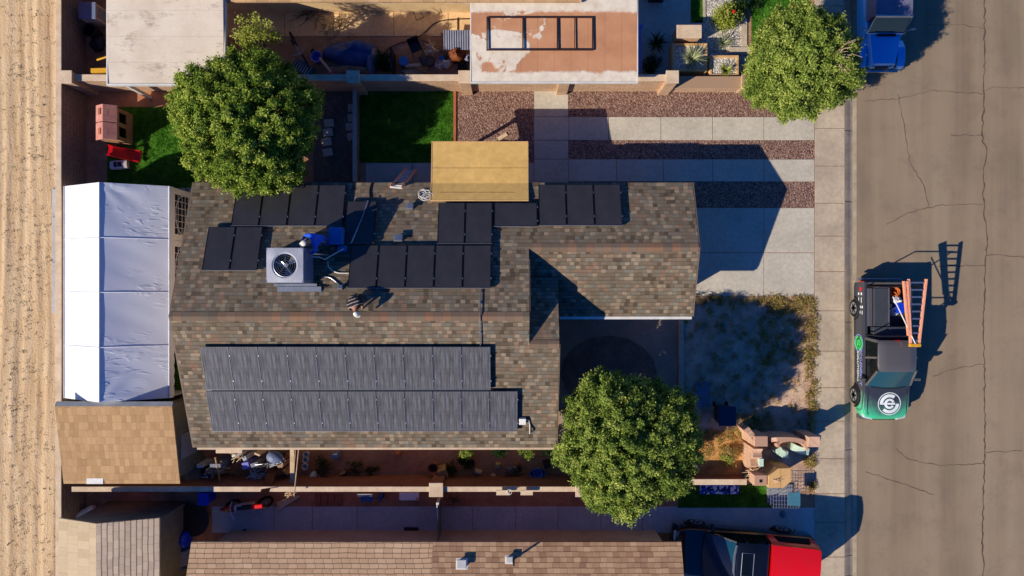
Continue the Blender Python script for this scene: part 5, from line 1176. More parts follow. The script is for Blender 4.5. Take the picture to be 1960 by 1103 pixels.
m = MB(); m.box(-.1,.1,-.12,-.02,.3,.4,.01); m.box(-.09,.09,.02,.16,.27,.34); m.build('seat', 'dark', t)
for x in (-.17,.17):
    for y in (-.22,.22): m = MB(); m.cyl((x-.03,y,.07),(x+.03,y,.07),.075,n=14); m.build('wheel', 'black', t)
# stepping stones
k = 0; pts = [(673,207,1),(673,226,1),(671,243,0),(630,236,0),(628,254,0),(626,272,0),(628,292,0),(672,262,1)]
NM = ['pale square stepping stone nearest the north block wall','pale stepping stone second from the north block wall','narrow stepping stone third from the north block wall','stepping stone at the top of the row by the big tree crown','stepping stone second in the row by the big tree crown','stepping stone third in the row by the big tree crown','stepping stone lowest in the row by the big tree crown','stepping stone lowest in the row along the low garden wall']
for (x, y, q), nm in zip(pts, NM):
    p = P(x, y); m = MB(); m.at(p.x, p.y, 0, .03*k).box(-.19 if not q else -.14, .19 if not q else .14, -.15,.15,.006,.05); single('stepping_stone', m, 'concrete', nm, 'paving stone', 'stepping stones beside the largest tree', bevel=.01); k += 1
# ---------------------------------------------------------------- upper middle yard
m = MB(); p = P(672, 100, .4); m.blob((p.x,p.y,.0),(1.12,.55,.72),12,.18,26,14,.9); single('tarp_heap', m, 'tarp', 'navy blue tarpaulin thrown over a heap in the northern yard', 'tarpaulin', smooth=60)
m = MB(); p = P(711, 114, .4); m.blob((p.x,p.y,.0),(.28,.62,.55),15,.12,18,12,.9); single('tarp_heap', m, 'greyblue', 'grey covered heap against the right side of the navy tarpaulin', 'tarpaulin', smooth=60)
m = MB(); p = P(672, 134, .3); m.blob((p.x,p.y,.05),(.75,.28,.4),8,.14,20,12,.8); single('canvas_bundle', m, 'cloth_tan', 'tan canvas bundle between the navy tarpaulin and the block wall', 'bundle', smooth=60)
m = MB(); p = P(638, 137, .3); m.blob((p.x,p.y,.05),(.26,.22,.32),18,.25); single('cloth_bundle', m, 'pinkplastic', 'dusty pink cloth bundle left of the tan canvas', 'bundle', smooth=60)
m = MB(); m.cyl(P(612,112,.5), P(634,138,.6), .05, n=6); single('plank', m, 'lumber', 'pale plank leaning diagonally left of the pink bundle', 'plank')
p = P(605, 108, .4); m = MB(); m.at(p.x, p.y, 0).lathe([(.17,0),(.21,.4),(.225,.4),(.19,.38),(.15,.05)], 18); single('bucket', m, 'lav', 'lavender bucket left of the navy tarpaulin', 'bucket', smooth=40)
def bicycle(label, p, rz, wm='black', fm='grey'):
    t = thing('bicycle', label, 'bicycle', (p.x, p.y, 0), rz)
    for y in (-.5, .5):
        m = MB(); m.tube([(.0+.12*math.sin(a*.2618)*.6, y+.3*math.cos(a*.2618), .32+.3*math.sin(a*.2618)) for a in range(25)], .022, 6)
        for k in range(4): m.cyl((-.04,y-.3*math.cos(k*.785),.32-.3*math.sin(k*.785)),(.04,y+.3*math.cos(k*.785),.32+.3*math.sin(k*.785)),.004,n=4)
        m.build('wheel', wm, t)
    m = MB(); m.tube([(0,.5,.32),(0,.12,.75),(0,-.35,.78),(0,-.05,.3),(0,.12,.75)], .02, 6); m.tube([(0,-.5,.32),(0,-.36,.85)], .02, 6); m.tube([(0,-.05,.3),(0,.5,.32)], .015, 6); m.build('frame', fm, t)
    m = MB(); m.tube([(-.28,-.28,.9),(0,-.38,.9),(.28,-.28,.9)], .015, 6); m.build('handlebar', 'alu', t); m = MB(); m.box(-.06,.06,.05,.28,.84,.89); m.build('saddle', 'dark', t, bevel=.02)
bicycle('old bicycle standing in the shade right of the young yellow green tree', P(572, 96, .4), .5)
p = P(580, 130, .4); t = thing('plastic_crate', 'pale teal crate wedged against the block wall by the tree', 'crate', (p.x, p.y, 0), R(-32)); m = MB()
for (a,b,c,d) in ((-.36,.36,-.2,-.18),(-.36,.36,.18,.2),(-.36,-.34,-.179,.179),(.34,.36,-.179,.179)): m.box(a,b,c,d,.1,.5)
m.box(-.33,.33,-.17,.17,.1,.12); m.build('sides', 'tealplastic', t)
m = MB()
for k in range(7): m.box(-.33+k*.1,-.31+k*.1,-.17,.17,.44,.46)
m.build('slats', 'white', t)
shrub('shrub', 'dark green shrub right of the navy tarpaulin', 733, 118, .42, 1.1, 'leaf_dk', 1600, .08, 4, 0, 'shrub')
m = MB(); a = P(752, 118, .5); m.box(a.x-.03, a.x+.03, a.y-.45, a.y+.4, 0, 1.0); single('board', m, 'dark', 'black board standing on edge right of the dark shrub', 'board')
p = P(772, 117, .35); t = thing('drum', 'pale blue round drum left of the timber stack', 'drum', (p.x, p.y, 0)); m = MB(); m.lathe([(.17,0),(.18,.02),(.18,.32),(.17,.34)], 20); m.build('body', 'sky_blue', t, smooth=40); m = MB(); m.lathe([(.185,.342),(.185,.37),(.15,.375),(.03,.372)], 20); m.build('lid', 'sky_blue', t, smooth=40)
TN = ['longest pale board at the bottom of the timber stack by the wall','pale board second in the timber stack by the wall','short yellow board on top of the timber stack by the wall','pale board lying askew at the right of the timber stack','thin board in front of the timber stack by the wall']
for i, (x, y, L_, w, rz, z) in enumerate(((793,136,.95,.1,.02,.1),(797,130,.85,.1,-.03,.2),(790,125,.6,.12,.05,.3),(806,134,.6,.09,-.35,.26),(795,140,.9,.06,0,.08))):
    p = P(x, y, z); m = MB(); m.at(p.x, p.y, z-.05, rz).box(-L_/2, L_/2, -w/2, w/2, 0, .07); single('timber', m, 'lumber' if i % 2 == 0 else 'wood', TN[i], 'timber', 'timber stack by the north wall')
def branches(label, px, py, r, n, mat, seed, rr=.02, z=.1, cat='branches', name='branch_pile'):
    rs = random.Random(seed); m = MB(); p = P(px, py, .2)
    for i in range(n):
        a = rs.gauss(.2, .7); L_ = r*rs.uniform(.5, 1); c, s = math.cos(a), math.sin(a); x, y = p.x+rs.uniform(-.4,.4)*r, p.y+rs.uniform(-.3,.3)*r; zz = z+rs.uniform(0, .25)
        m.tube([(x-c*L_, y-s*L_, zz), (x+rs.uniform(-.08,.08), y+rs.uniform(-.08,.08), zz+.1), (x+c*L_, y+s*L_, zz+rs.uniform(-.05,.2))], rr, 5, rr*.6)
    return single(name, m, mat, label, cat)
branches('heap of pale bleached branches above the timber stack', 822, 95, .34, 16, 'lumber', 3, .025)
branches('small twig heap just right of the timber stack', 842, 125, .22, 14, 'white', 8, .014)
t = thing('garden_chair', 'dark garden chair beside the bleached branches', 'chair', (P(795,90,.4).x, P(795,90,.4).y, 0), .4); m = MB(); m.box(-.22,.22,-.2,.2,.4,.44); m.build('seat', 'dark', t); m = MB(); m.box(-.22,.22,.2,.23,.44,.85); m.build('backrest', 'dark', t)
for x in (-.2,.2):
    for y in (-.18,.2): m = MB(); m.cyl((x,y,0),(x,y,.4),.018); m.build('leg', 'dark', t)
# corrugated sheet
def corr():
    m = MB(); n = 36
    for i in range(n+1): x = -.55+1.1*i/n; z = .02*math.sin(i*math.pi/1.5); m.v += [(x,-.36,z),(x,.36,z+.12)]
    m.f = [(2*i,2*i+2,2*i+3,2*i+1) for i in range(n)]; return m
m = corr(); p = P(876, 76, .6); m.v = [(p.x+a, p.y+b, .5+c) for a,b,c in m.v]; single('corrugated_sheet', m, 'greyblue', 'tilted grey corrugated sheet left of the carport roof', 'sheet')
m = MB(); p = P(838, 84, .2); m.at(p.x, p.y, .1, -.5, 0, .05).box(-.75,.75,-.12,.12,0,.03); single('board', m, 'wood', 'long brown board lying diagonally in the sunny yard', 'board')
m = MB(); p = P(860, 78, .2); m.at(p.x, p.y, .12, -.75).box(-.45,.5,-.04,.04,0,.05); single('board', m, 'rustwood', 'thin rusty board lying across the corner of the corrugated sheet', 'board')
for i, (x, y, r, h, mt, lb) in enumerate(((856,122,.2,.25,'white','crumpled white bag near the twig heap'),(873,106,.36,.45,'rustwood','large rusty brown bag below the corrugated sheet'),(897,112,.2,.3,'greyblue','grey bag at the carport corner'),(846,112,.14,.2,'sky_blue','small pale blue bag near the twig heap'),(885,128,.22,.2,'dark','black bag against the block wall by the carport'),(818,116,.3,.18,'ground_dk','low dark heap of soil behind the timber stack'))):
    p = P(x, y, h/2); m = MB(); m.blob((p.x,p.y,h*.3),(r,r*.85,h),20+i,.28,16,10,.7); single('bag' if i != 5 else 'soil_heap', m, mt, lb, 'bag' if i != 5 else 'heap', smooth=50)
wire('hose', [(735,103),(748,92),(768,83),(790,78),(812,64),(832,46),(858,39),(903,37)], .022, 'brownframe', 'dark hose curving across the sunny northern yard', gr, 'hose', .05)
m = MB(); m.cyl(P(876, 58, .05), P(876, 34, .05), .02); single('stake', m, 'brownframe', 'dark stake lying by the corrugated sheet', 'stake')
m = MB(); m.tube([P(792,23,1.), P(797,39,.6), P(812,33,.5), P(806,26,.9)], .015, 5); single('wire_hook', m, 'dark', 'bent black wire frame on the sunny patio of the northern yard', 'wire')
branches('dark spiky sticks drawn as palm shadow on the sunny patio slab', 600, 22, .75, 22, 'bark', 12, .012, .05, 'palm shadow', 'palm_shadow_sticks')  # dark sticks put in for a frond-like cast shadow
branches('thin twigs drawn as tree shadow on the patio beside the navy tarpaulin', 640, 48, .6, 26, 'bark', 14, .01, .04, 'twigs', 'twig_heap')  # more thin sticks imitating the same cast shadow
m = MB(); p = P(598, 97, .1); m.blob((p.x,p.y,.06),(.07,.1,.1),1,.1); single('stone', m, 'dark', 'small black stone between the bicycle and the tarpaulin', 'stone')
m = MB(); p = P(646, 84, .1); m.blob((p.x,p.y,.08),(.26,.2,.18),3,.2); single('rock', m, 'rock', 'brown rock at the upper left edge of the navy tarpaulin', 'rock', smooth=50)
# ---------------------------------------------------------------- upper right yard
def planter(label, x0, y0, x1, y1, h, fill, mat='tan2'):
    a, b = P(x0, y1, h), P(x1, y0, h); t = thing('planter', label, 'planter', ((a.x+b.x)/2, (a.y+b.y)/2, 0)); L = t.location; m = MB(); w = .09
    for q in ((a.x,b.x,a.y,a.y+w),(a.x,b.x,b.y-w,b.y),(a.x,a.x+w,a.y+w,b.y-w),(b.x-w,b.x,a.y+w,b.y-w)): m.box(*q, 0, h)
    m.build('rim', mat, t, shift=L, bevel=.008); m = MB(); m.box(a.x+w, b.x-w, a.y+w, b.y-w, 0, h-.05); m.build('fill', fill, t, shift=L); return a, b
planter('square gravel planter with a spiky grey plant beside the blue shaded drive', 1287, 83, 1354, 136, .6, 'gravel_w')
planter('gravel planter behind the street corner tree and the spiky plant', 1358, 106, 1414, 146, .45, 'gravel_w')
a, b = P(1297, 71, .9), P(1341, 50, .9); t = thing('masonry_post', 'tan capped square masonry post above the gravel planters', 'post', ((a.x+b.x)/2,(a.y+b.y)/2,0)); L = t.location
m = MB(); m.box(a.x, b.x, a.y, b.y, 0, .85); m.build('body', 'block', t, shift=L); m = MB(); m.box(a.x-.04, b.x+.04, a.y-.04, b.y+.04, .852, .92); m.build('cap', 'cream', t, shift=L, bevel=.01)
blades_plant('agave', 'grey green spiky agave in the square gravel planter', 1325, 113, .55, .5, 'agave', 90, .045, 5, .5)
blades_plant('agave', 'small spiky plant in the planter nearest the street tree', 1388, 135, .34, .35, 'leaf_y', 60, .035, 6, .4)
blades_plant('agave', 'dark spiky plant in the shaded drive border', 1256, 84, .5, .6, 'leaf_dk', 60, .05, 7)
shrub('shrub', 'round dark shrub in the shade near the block wall corner', 1247, 122, .42, .6, 'leaf_dk', 1500, .07, 8)
shrub('bush', 'bright yellow green bush with a red flower on white gravel', 1393, 34, .6, .8, 'leaf_y', 2600, .1, 9)
shrub('shrub', 'dark grey green shrub above the yellow green bush', 1414, 10, .42, .9, 'leaf_dk', 2000, .08, 10)
m = MB(); p = P(1405, 22, .9); m.blob((p.x,p.y,.88),(.06,.06,.05),2,.2); single('flower', m, 'red', 'single red flower on the yellow green bush', 'flower')
blades_plant('plant', 'thin grey plant on the white gravel below the yellow green bush', 1385, 82, .42, .35, 'agave', 60, .025, 11)
shrub('shrub', 'small leafy shrub at the edge of the bright lawn', 1446, 8, .28, .5, 'leaf_dk', 600, .07, 12)
shrub('shrub', 'small weedy shrub beside the street tree trunk', 1425, 140, .3, .3, 'leaf_dry', 500, .06, 13)
m = MB(); m.box(P(1223,0,.5).x, P(1226,0,.5).x+.04, PY(138,.5), PY(48,.5), .3, .42); m.box(P(1220,0,.5).x, P(1229,0,.5).x+.04, PY(50,.5), PY(46,.5), .3, .46); single('gate_rail', m, 'lav', 'lavender metal rail standing along the carport edge', 'rail')
m = MB(); m.box(PX(1240), PX(1268), PY(-30), PY(6), .0, .5); single('bin', m, 'dark', 'black bin cut off by the top edge right of the carport', 'bin', bevel=.03)
p = on_plane(643, 452, zN(0)+.45, -SL); zb = zN(p.y); t = thing('storage_bin', 'bright blue bin standing in the shadow behind the rooftop cooling unit', 'bin', (p.x, p.y, zb)); m = MB(); m.box(-.21,.21,-.27,.27,-.05,.5,-.03); m.build('body', 'binlight', t, bevel=.03); m = MB(); m.box(-.23,.23,-.29,.29,.502,.56); m.build('lid', 'binlight', t, bevel=.02)
p = on_plane(654, 476, zN(0)+.2, -SL); m = MB(); m.at(p.x, p.y, zN(p.y)-.03).box(-.16,.16,-.12,.12,0,.24,.02); single('tool_bag', m, 'binlight', 'smaller blue tool bag below the bright blue bin on the roof', 'bag', bevel=.03)
# ---------------------------------------------------------------- front yard
p = P(1395, 797, 1.0); t = thing('wheelie_bin', 'dark blue wheeled bin in the tree shade of the front yard', 'bin', (p.x-.05, p.y, 0)); m = MB(); m.add([(-.24,-.28,.05),(.24,-.28,.05),(.24,.28,.05),(-.24,.28,.05),(-.3,-.34,.95),(.3,-.34,.95),(.3,.34,.95),(-.3,.34,.95)], [(3,2,1,0),(4,5,6,7),(0,1,5,4),(1,2,6,5),(2,3,7,6),(3,0,4,7)]); m.build('body', 'binblue', t, bevel=.02)
m = MB(); m.box(-.33,.33,-.37,.37,.955,1.02); m.build('lid', 'binblue', t, bevel=.02)
for s in (-1,1): m = MB(); m.cyl((s*.22,.32,.1),(s*.28,.32,.1),.1,n=14); m.build('wheel', 'black', t)
m = MB(); p = P(1345, 755); m.box(p.x-.3, p.x+.25, p.y-.5, p.y+.5, .0, .05); single('paver', m, 'greyblue', 'flat grey slab in the shade beside the round tree', 'slab')
shrub('shrub', 'scraggly dry shrub in the orange soil left of the ruined wall', 1398, 866, .5, .5, 'leaf_dry', 900, .06, 15); shrub('shrub', 'small green shrub in the orange soil left of the ruined wall', 1392, 880, .35, .3, 'leaf_o', 900, .06, 16)
for i, (x, y, r, lb) in enumerate(((1330,572,.3,'small bare twiggy shrub at the garage corner'),(1352,575,.22,'second dry twiggy shrub right of the garage corner'))): branches(lb, x, y, r, 14, 'bark', 30+i, .01, .05, 'shrub', 'twiggy_shrub')
# ruined brick entrance
def wallseg(m, pts, h, w):
    for (a, b), (h0, h1) in zip(zip(pts, pts[1:]), zip(h, h[1:])):
        d = Vector((b[0]-a[0], b[1]-a[1], 0)).normalized(); n = Vector((-d.y, d.x, 0))*w/2; A_, B_ = Vector((a[0],a[1],0)), Vector((b[0],b[1],0))
        m.add([A_-n, B_-n, B_+n, A_+n, A_-n+Vector((0,0,h0)), B_-n+Vector((0,0,h1)), B_+n+Vector((0,0,h1)), A_+n+Vector((0,0,h0))], [(3,2,1,0),(4,5,6,7),(0,1,5,4),(1,2,6,5),(2,3,7,6),(3,0,4,7)])
t = thing('ruined_wall', 'broken pink brick wall with jagged top beside the front yard entrance', 'wall', (P(1450,865).x, P(1450,865).y, 0)); L = t.location
m = MB(); a, b = P(1444, 855, 1.3), P(1470, 835, 1.3); m.box(a.x, b.x, a.y, b.y, 0, 1.3); m.build('pillar', 'pink_brick', t, shift=L, bevel=.02)
m = MB(); q = [P(1448, y, 1.1).xy for y in (857, 866, 874, 882, 893, 903)]; wallseg(m, [tuple(v) for v in q], (1.3,1.15,1.22,.9,1.0,.55), .34); m.build('broken_run', 'pink_brick', t, shift=L)
m = MB(); wallseg(m, [tuple(P(1434,823,1.2).xy), tuple(P(1444,838,1.25).xy), tuple(P(1446,852,1.25).xy)], (.9,1.2,1.25), .2); m.build('buttress', 'pink_brick', t, shift=L)
m = MB(); a, b = P(1451, 892, .95), P(1460, 877, .95); m.box(a.x, b.x, a.y, b.y, .3, 1.05); m.build('plaster_block', 'mint', t, shift=L, bevel=.01)
t = thing('curved_wall', 'thin curved pink coping wall ending in a brick pier at the pavement', 'wall', (P(1515,845).x, P(1515,845).y, 0)); L = t.location
pts = [tuple(P(x, y, 1.2).xy) for x, y in ((1477,843),(1490,841),(1505,841),(1522,842),(1538,846),(1547,853))]; m = MB(); wallseg(m, pts, (1.15,1.2,1.2,1.2,1.2,1.2), .16); m.build('coping', 'pink_brick', t, shift=L)
m = MB(); a, b = P(1547, 856, 1.35), P(1570, 836, 1.35); m.box(a.x, b.x, a.y, b.y, 0, 1.35); m.build('pier', 'pink_brick', t, shift=L, bevel=.015)
m = MB(); pts = [tuple(P(x, y, .9).xy) for x, y in ((1492,858),(1492,851),(1500,846),(1515,844),(1530,847),(1543,854),(1549,862))]; wallseg(m, pts, (.8,)*7, .09); m.build('inner_rim', 'pink_brick', t, shift=L)
for lb, pts in (('short pale green curved bench piece left of the entrance','1490,859 1494,866 1502,871 1510,871'), ('long pale green curved bench piece in the brick entrance','1518,856 1528,861 1540,864 1550,866')):
    q = [tuple(P(*map(float, s.split(',')), .6).xy) for s in pts.split()]; m = MB(); wallseg(m, q, (.55,.6,.6,.55), .26); single('curved_bench', m, 'mint', lb, 'bench', bevel=.01)
m = MB(); a, b = P(1444, 930, 1.2), P(1468, 910, 1.2); t = thing('brick_pillar', 'square pink brick pillar with small tile at the right end of the long wall', 'pillar', ((a.x+b.x)/2,(a.y+b.y)/2,0)); m.box(a.x,b.x,a.y,b.y,0,1.2); m.build('body', 'pink_brick', t, shift=t.location, bevel=.01)
m = MB(); c = P(1456, 921, 1.2); m.box(c.x-.05,c.x+.05,c.y-.05,c.y+.05,1.202,1.22); m.build('tile', 'dark', t, shift=t.location)
q = [P(x, y, 1.25) for x, y in ((1471,911),(1490,897),(1514,896),(1514,922),(1500,934),(1471,934))]; m = MB(); m.prism([(v.x, v.y) for v in q], 0, 1.25); t = thing('mailbox_pillar', 'tan plastered six sided pillar block at the lower right entrance', 'pillar', (P(1492,915).x, P(1492,915).y, 0)); m.build('body', 'tan2', t, shift=t.location, bevel=.01)
m = MB(); m.box(P(1494,0,1.25).x, P(1494,0,1.25).x+.012, q[4].y+.02, q[1].y-.03, 1.251, 1.256); m.build('groove', 'wood', t, shift=t.location)
branches('tangle of dry white twigs beside the broken brick wall', 1438, 898, .42, 30, 'lumber', 41, .011, .5, 'dead shrub', 'dead_shrub')
branches('dry twigs on the tan pillar edge', 1468, 905, .18, 12, 'lumber', 42, .01, 1.0, 'twigs', 'twig_heap')
# mat, cage, lawn things
def m_mosaic():
    t = NT('blue_white_pattern'); v = t.n('ShaderNodeTexVoronoi', {'Vector': t.obj(), 'Scale': 11.}); c = t.n('ShaderNodeSeparateColor', {0: v.outputs['Color']}).outputs[0]
    return t.out(t.ramp(c, [(0, lin((20,30,90))), (.35, lin((230,230,236))), (.7, lin((60,90,190)))], 'CONSTANT'), .7)
MAT['mosaic'] = m_mosaic(); m = MB(); a, b = P(1340, 946, .1), P(1414, 927, .1); m.box(a.x, b.x, a.y, b.y, .05, .1); single('patterned_mat', m, 'mosaic', 'blue and white patterned mat along the cream wall', 'mat')
blades_plant('plant', 'thin pale weed left of the patterned mat', 1326, 935, .2, .3, 'agave', 16, .02, 17)
a, b = P(1481, 973, .75), P(1530, 937, .75); t = thing('wire_cage', 'pale grey wire animal cage beside the tan pillar', 'cage', ((a.x+b.x)/2,(a.y+b.y)/2,0)); L = t.location
xs = [a.x+(b.x-a.x)*i/9 for i in range(10)]; ys_ = [a.y+(b.y-a.y)*i/5 for i in range(6)]; m = MB()
for x in xs: m.tube([(x,a.y,0),(x,a.y,.72),(x,b.y,.72),(x,b.y,0)], .007, 4)
for y in ys_: m.tube([(a.x,y,0),(a.x,y,.72),(b.x,y,.72),(b.x,y,0)], .009, 4)
for z in (.2,.45): m.tube([(a.x,a.y,z),(b.x,a.y,z),(b.x,b.y,z),(a.x,b.y,z),(a.x,a.y,z)], .008, 4)
m.build('bars', 'acblue_shade', t, shift=L)
m = MB(); m.box(a.x, b.x, a.y, b.y, .02, .1); m.build('tray', 'grey', t, shift=L)
m = MB(); m.box(a.x+.55,a.x+.95,a.y+.1,b.y-.12,.735,.76); m.box(a.x+1.02,b.x-.05,a.y+.08,b.y-.06,.735,.755); m.build('lid_panel', 'tealplastic', t, shift=L)
p = P(1500, 985, .1); m = MB(); m.blob((p.x,p.y,.05),(.14,.14,.08),5,.2); single('bowl', m, 'tealplastic', 'small teal bowl below the wire cage', 'bowl', smooth=40)
# ---------------------------------------------------------------- lower side yard, left to right
gx, gy = P(361, 902, .8).x, P(361, 902, .8).y; t = thing('doghouse', 'grey green gabled doghouse by the shed corner', 'doghouse', (gx, gy, 0)); m = MB()
m.slab([(-.36,-.42,.62),(0,-.42,.85),(0,.42,.85),(-.36,.42,.62)], .03); m.slab([(.002,-.42,.85),(.36,-.42,.62),(.36,.42,.62),(.002,.42,.85)], .03); m.build('roof', 'green_grey', t)
m = MB(); m.add([(x, y, z) for y in (-.36,.36) for x, z in ((-.29,0),(.29,0),(.29,.6),(0,.8),(-.29,.6))], [(0,1,2,3,4),(9,8,7,6,5)]+[(i,5+i,5+(i+1)%5,(i+1)%5) for i in range(5)]); m.build('wall', 'green_grey', t)
m = MB(); a, b = P(372, 929, .5), P(399, 911, .5); m.box(a.x, b.x, a.y, b.y, .02, .5); t = thing('storage_crate', 'bright blue and white crate against the long wall', 'crate', ((a.x+b.x)/2,(a.y+b.y)/2,0)); m.build('body', 'binlight', t, shift=t.location, bevel=.02)
m = MB()
for k in range(3): m.box(a.x+.06, b.x-.06, a.y+.05+k*.12, a.y+.09+k*.12, .502, .52)
m.box(a.x, a.x+.05, a.y, b.y, .503, .53); m.box(b.x-.05, b.x, a.y, b.y, .503, .53); m.build('trim', 'white', t, shift=t.location)
for i, (x, y, w, d, h, mt, lb) in enumerate(((405,903,.5,.22,.85,'white','pale flat box behind the blue crate'),(412,892,.45,.2,1.1,'greyblue','grey tray stacked above the pale flat box'),(382,893,.3,.16,.9,'white','small stack of pale trays beside the doghouse'),(425,925,.3,.22,.2,'blue','dark blue tub against the long wall'),(440,905,.5,.1,.15,'wood','brown batten below the driftwood'),(452,915,.55,.08,.1,'wood','second brown batten nearer the long wall'),(470,892,.3,.3,.95,'lav','lilac bundle right of the driftwood'),(487,890,.34,.2,1.0,'greyblue','pale grey bag beside the steel rack'),(520,889,.3,.24,1.0,'grey','grey metal box below the grill'))):
    p = P(x, y, h); m = MB(); m.at(p.x, p.y, 0, .1*i-.4 if i > 5 else 0).box(-w/2, w/2, -d/2, d/2, 0, h, .02); single('storage_box' if mt != 'wood' else 'batten', m, mt, lb, 'box' if mt != 'wood' else 'timber', bevel=.015)
branches('forked brown driftwood standing in the cluttered side yard', 430, 891, .45, 6, 'wood', 51, .05, .8, 'driftwood', 'driftwood')
branches('bleached sticks on the ground below the driftwood', 455, 908, .4, 14, 'wood', 52, .015, .05, 'sticks', 'stick_heap')
a, b = P(415, 865, 2.2), P(466, 857, 2.2); m = MB(); m.box(a.x, b.x, -5.98, -5.83, 2.05, 2.3); single('awning_box', m, 'cream', 'cream awning housing just below the brown roof eave', 'awning', bevel=.02)
p = P(529, 869, .95); t = thing('grill', 'grey barbecue grill with domed lid under the roof eave', 'grill', (p.x, p.y-.1, .28), R(-12)); m = MB(); m.blob((0,0,.8),(.34,.24,.22),2,.03,16,10,.6); m.build('lid', 'acblue_shade', t, smooth=50)
m = MB(); m.box(-.3,.3,-.22,.22,.55,.78); m.build('firebox', 'dark', t, bevel=.02); m = MB(); m.cyl((-.2,-.27,.85),(.2,-.27,.85),.015); m.build('handle', 'alu', t)
for x in (-.26,.26):
    for y in (-.18,.18): m = MB(); m.cyl((x,y,-.28),(x,y,.55),.02); m.build('leg', 'dark', t)
t = thing('steel_rack', 'shiny twisted steel rack leaning below the grill', 'rack', (P(503,893,.5).x, P(503,893,.5).y, 0)); m = MB(); rs = random.Random(9)
for k in range(8): x = -.28+k*.07; m.cyl((x,-.3+x*.5,.15+.05*k),(x+.25,.25+x*.4,1.1+.02*k),.016,n=5)
m.build('bars', 'alu', t); m = MB(); m.tube([(-.3,-.35,.15),(.25,-.2,.8),(.45,.3,1.2),(-.1,.2,1.0),(-.3,-.35,.15)], .025, 6); m.build('frame', 'alu', t)
p = P(516, 912, .9); m = MB(); q0, q1 = P(527, 887, .5), P(505, 946, 1.95); d = (q1-q0).normalized(); sd = Vector((d.y, -d.x, 0)).normalized()*.17
m.slab([q0-sd, q0+sd, q1+sd, q1-sd] if ((q0+sd-q0+sd).cross(q1-q0)).z > 0 else [q1-sd, q1+sd, q0+sd, q0-sd], .04); single('board', m, 'rustwood', 'wide rusty brown board leaning over the long cream wall', 'board')
m = MB(); x0, x1 = PX(555, 1.2), PX(563, 1.2); m.box(x0, x1, PY(926,1.2), PY(857,1.2), 1.1, 1.2); single('beam', m, 'lumber', 'pale timber beam running from the eave towards the long wall', 'beam')
m = MB(); m.cyl(P(572, 858, 1.6), P(563, 950, 2.0), .022); m.cyl(P(566, 858, 1.6), P(563, 900, 1.8), .014); single('pole', m, 'lumber', 'thin pale pole leaning over the long wall beside the timber beam', 'pole')
m = MB(); p = P(548, 872, .9); branches('white fan of slats between the grill and the timber beam', 550, 873, .22, 10, 'white', 61, .018, .8, 'slats', 'slat_bundle')
for i, (x, y) in enumerate(((585,871),(584,882),(583,894))):
    p = P(x, y, .3); m = MB(); m.at(p.x, p.y, 0).lathe([(.08,0),(.12,.26),(.13,.28),(.1,.28),(.08,.05)], 14); single('flower_pot', m, 'white', ['topmost','middle','lowest'][i]+' of three pale pots right of the timber beam', 'pot', 'pale pots right of the timber beam', smooth=40)
p = P(599, 912, .3); m = MB(); m.blob((p.x,p.y,.15),(.17,.15,.16),4,.2); single('bag', m, 'white', 'pale bag right of the three pots near the wall', 'bag', smooth=50)
shrub('shrub', 'dark bush right of the three pale pots', 615, 890, .45, .6, 'leaf_dk', 900, .06, 21); shrub('shrub', 'low dark bush in the middle of the side yard', 680, 895, .4, .4, 'leaf_dk', 700, .06, 22); shrub('shrub', 'small dark shrub halfway along the side yard', 712, 902, .35, .25, 'leaf_dk', 500, .06, 23)
p = P(828, 899, .6); m = MB(); m.at(p.x, p.y, 0).lathe([(.12,0),(.2,.5),(.22,.52),(.18,.5),(.13,.1)], 20); single('flower_pot', m, 'terra', 'round terracotta pot behind the middle wall pillar', 'pot', smooth=40)
p = P(846, 903, .6); m = MB(); m.at(p.x, p.y, 0, .3, .2).box(-.16,.16,-.2,.2,.1,.7); single('post_stump', m, 'wood', 'tilted tan block right of the terracotta pot', 'block', bevel=.02)
shrub('shrub', 'dark leafy bush beside the tan block', 862, 896, .3, .6, 'leaf_dk', 700, .07, 24)
for i, (x, y, r, h, sd_) in enumerate(((893,862,.3,1.2,25),(955,860,.4,1.3,26),(1010,862,.35,1.4,27),(893,884,.35,.6,28),(1052,860,.4,1.4,29))):
    shrub('shrub', ['flowering bush at the eave left of the other bushes','leafy bush under the eave above the rubble heap','pale tipped bush under the eave near the blue tub','dark bush standing in front of the flowering bush','bush at the eave corner beside the round tree'][i], x, y, r, h, 'leaf_o' if i in (0,2) else 'leaf_dk', 1500, .08, sd_)
rs = random.Random(77); RN = ['white topped','reddish','largest brown','grey','flat tan','small dark','leftmost grey','round','rightmost tan']
for i in range(9):
    x, y = 942+rs.uniform(0, 58), 888+rs.uniform(0, 24); r = rs.uniform(.1, .2); p = P(x, y, .15); m = MB(); m.blob((p.x,p.y,.08),(r,r*.8,r*.8),70+i,.25,10,7)
    single('rock', m, ['white','terra','rock','greyblue','lumber','dark','grey','rock','tan2'][i], RN[i]+' rock in the rubble heap behind the long wall', 'rock', 'rubble heap behind the long wall', smooth=40)
p = P(1026, 908, .5)
for dx, dz, lb in ((.13,0,'lower blue oval tub showing behind the upper one'), (0,.07,'upper light blue oval tub nested behind the long wall')):
    m = MB(); prof = [(.8,.0),(1.,.36),(1.08,.38),(1.08,.40),(.97,.39),(.78,.06),(0.02,.05)]; n = 24
    rings = [[(p.x+dx+.24*k*math.cos(2*math.pi*i/n), p.y+.17*k*math.sin(2*math.pi*i/n), z+dz) for i in range(n)] for k, z in prof]; m.loft(rings); single('oval_tub', m, 'sky_blue', lb, 'tub', smooth=40)
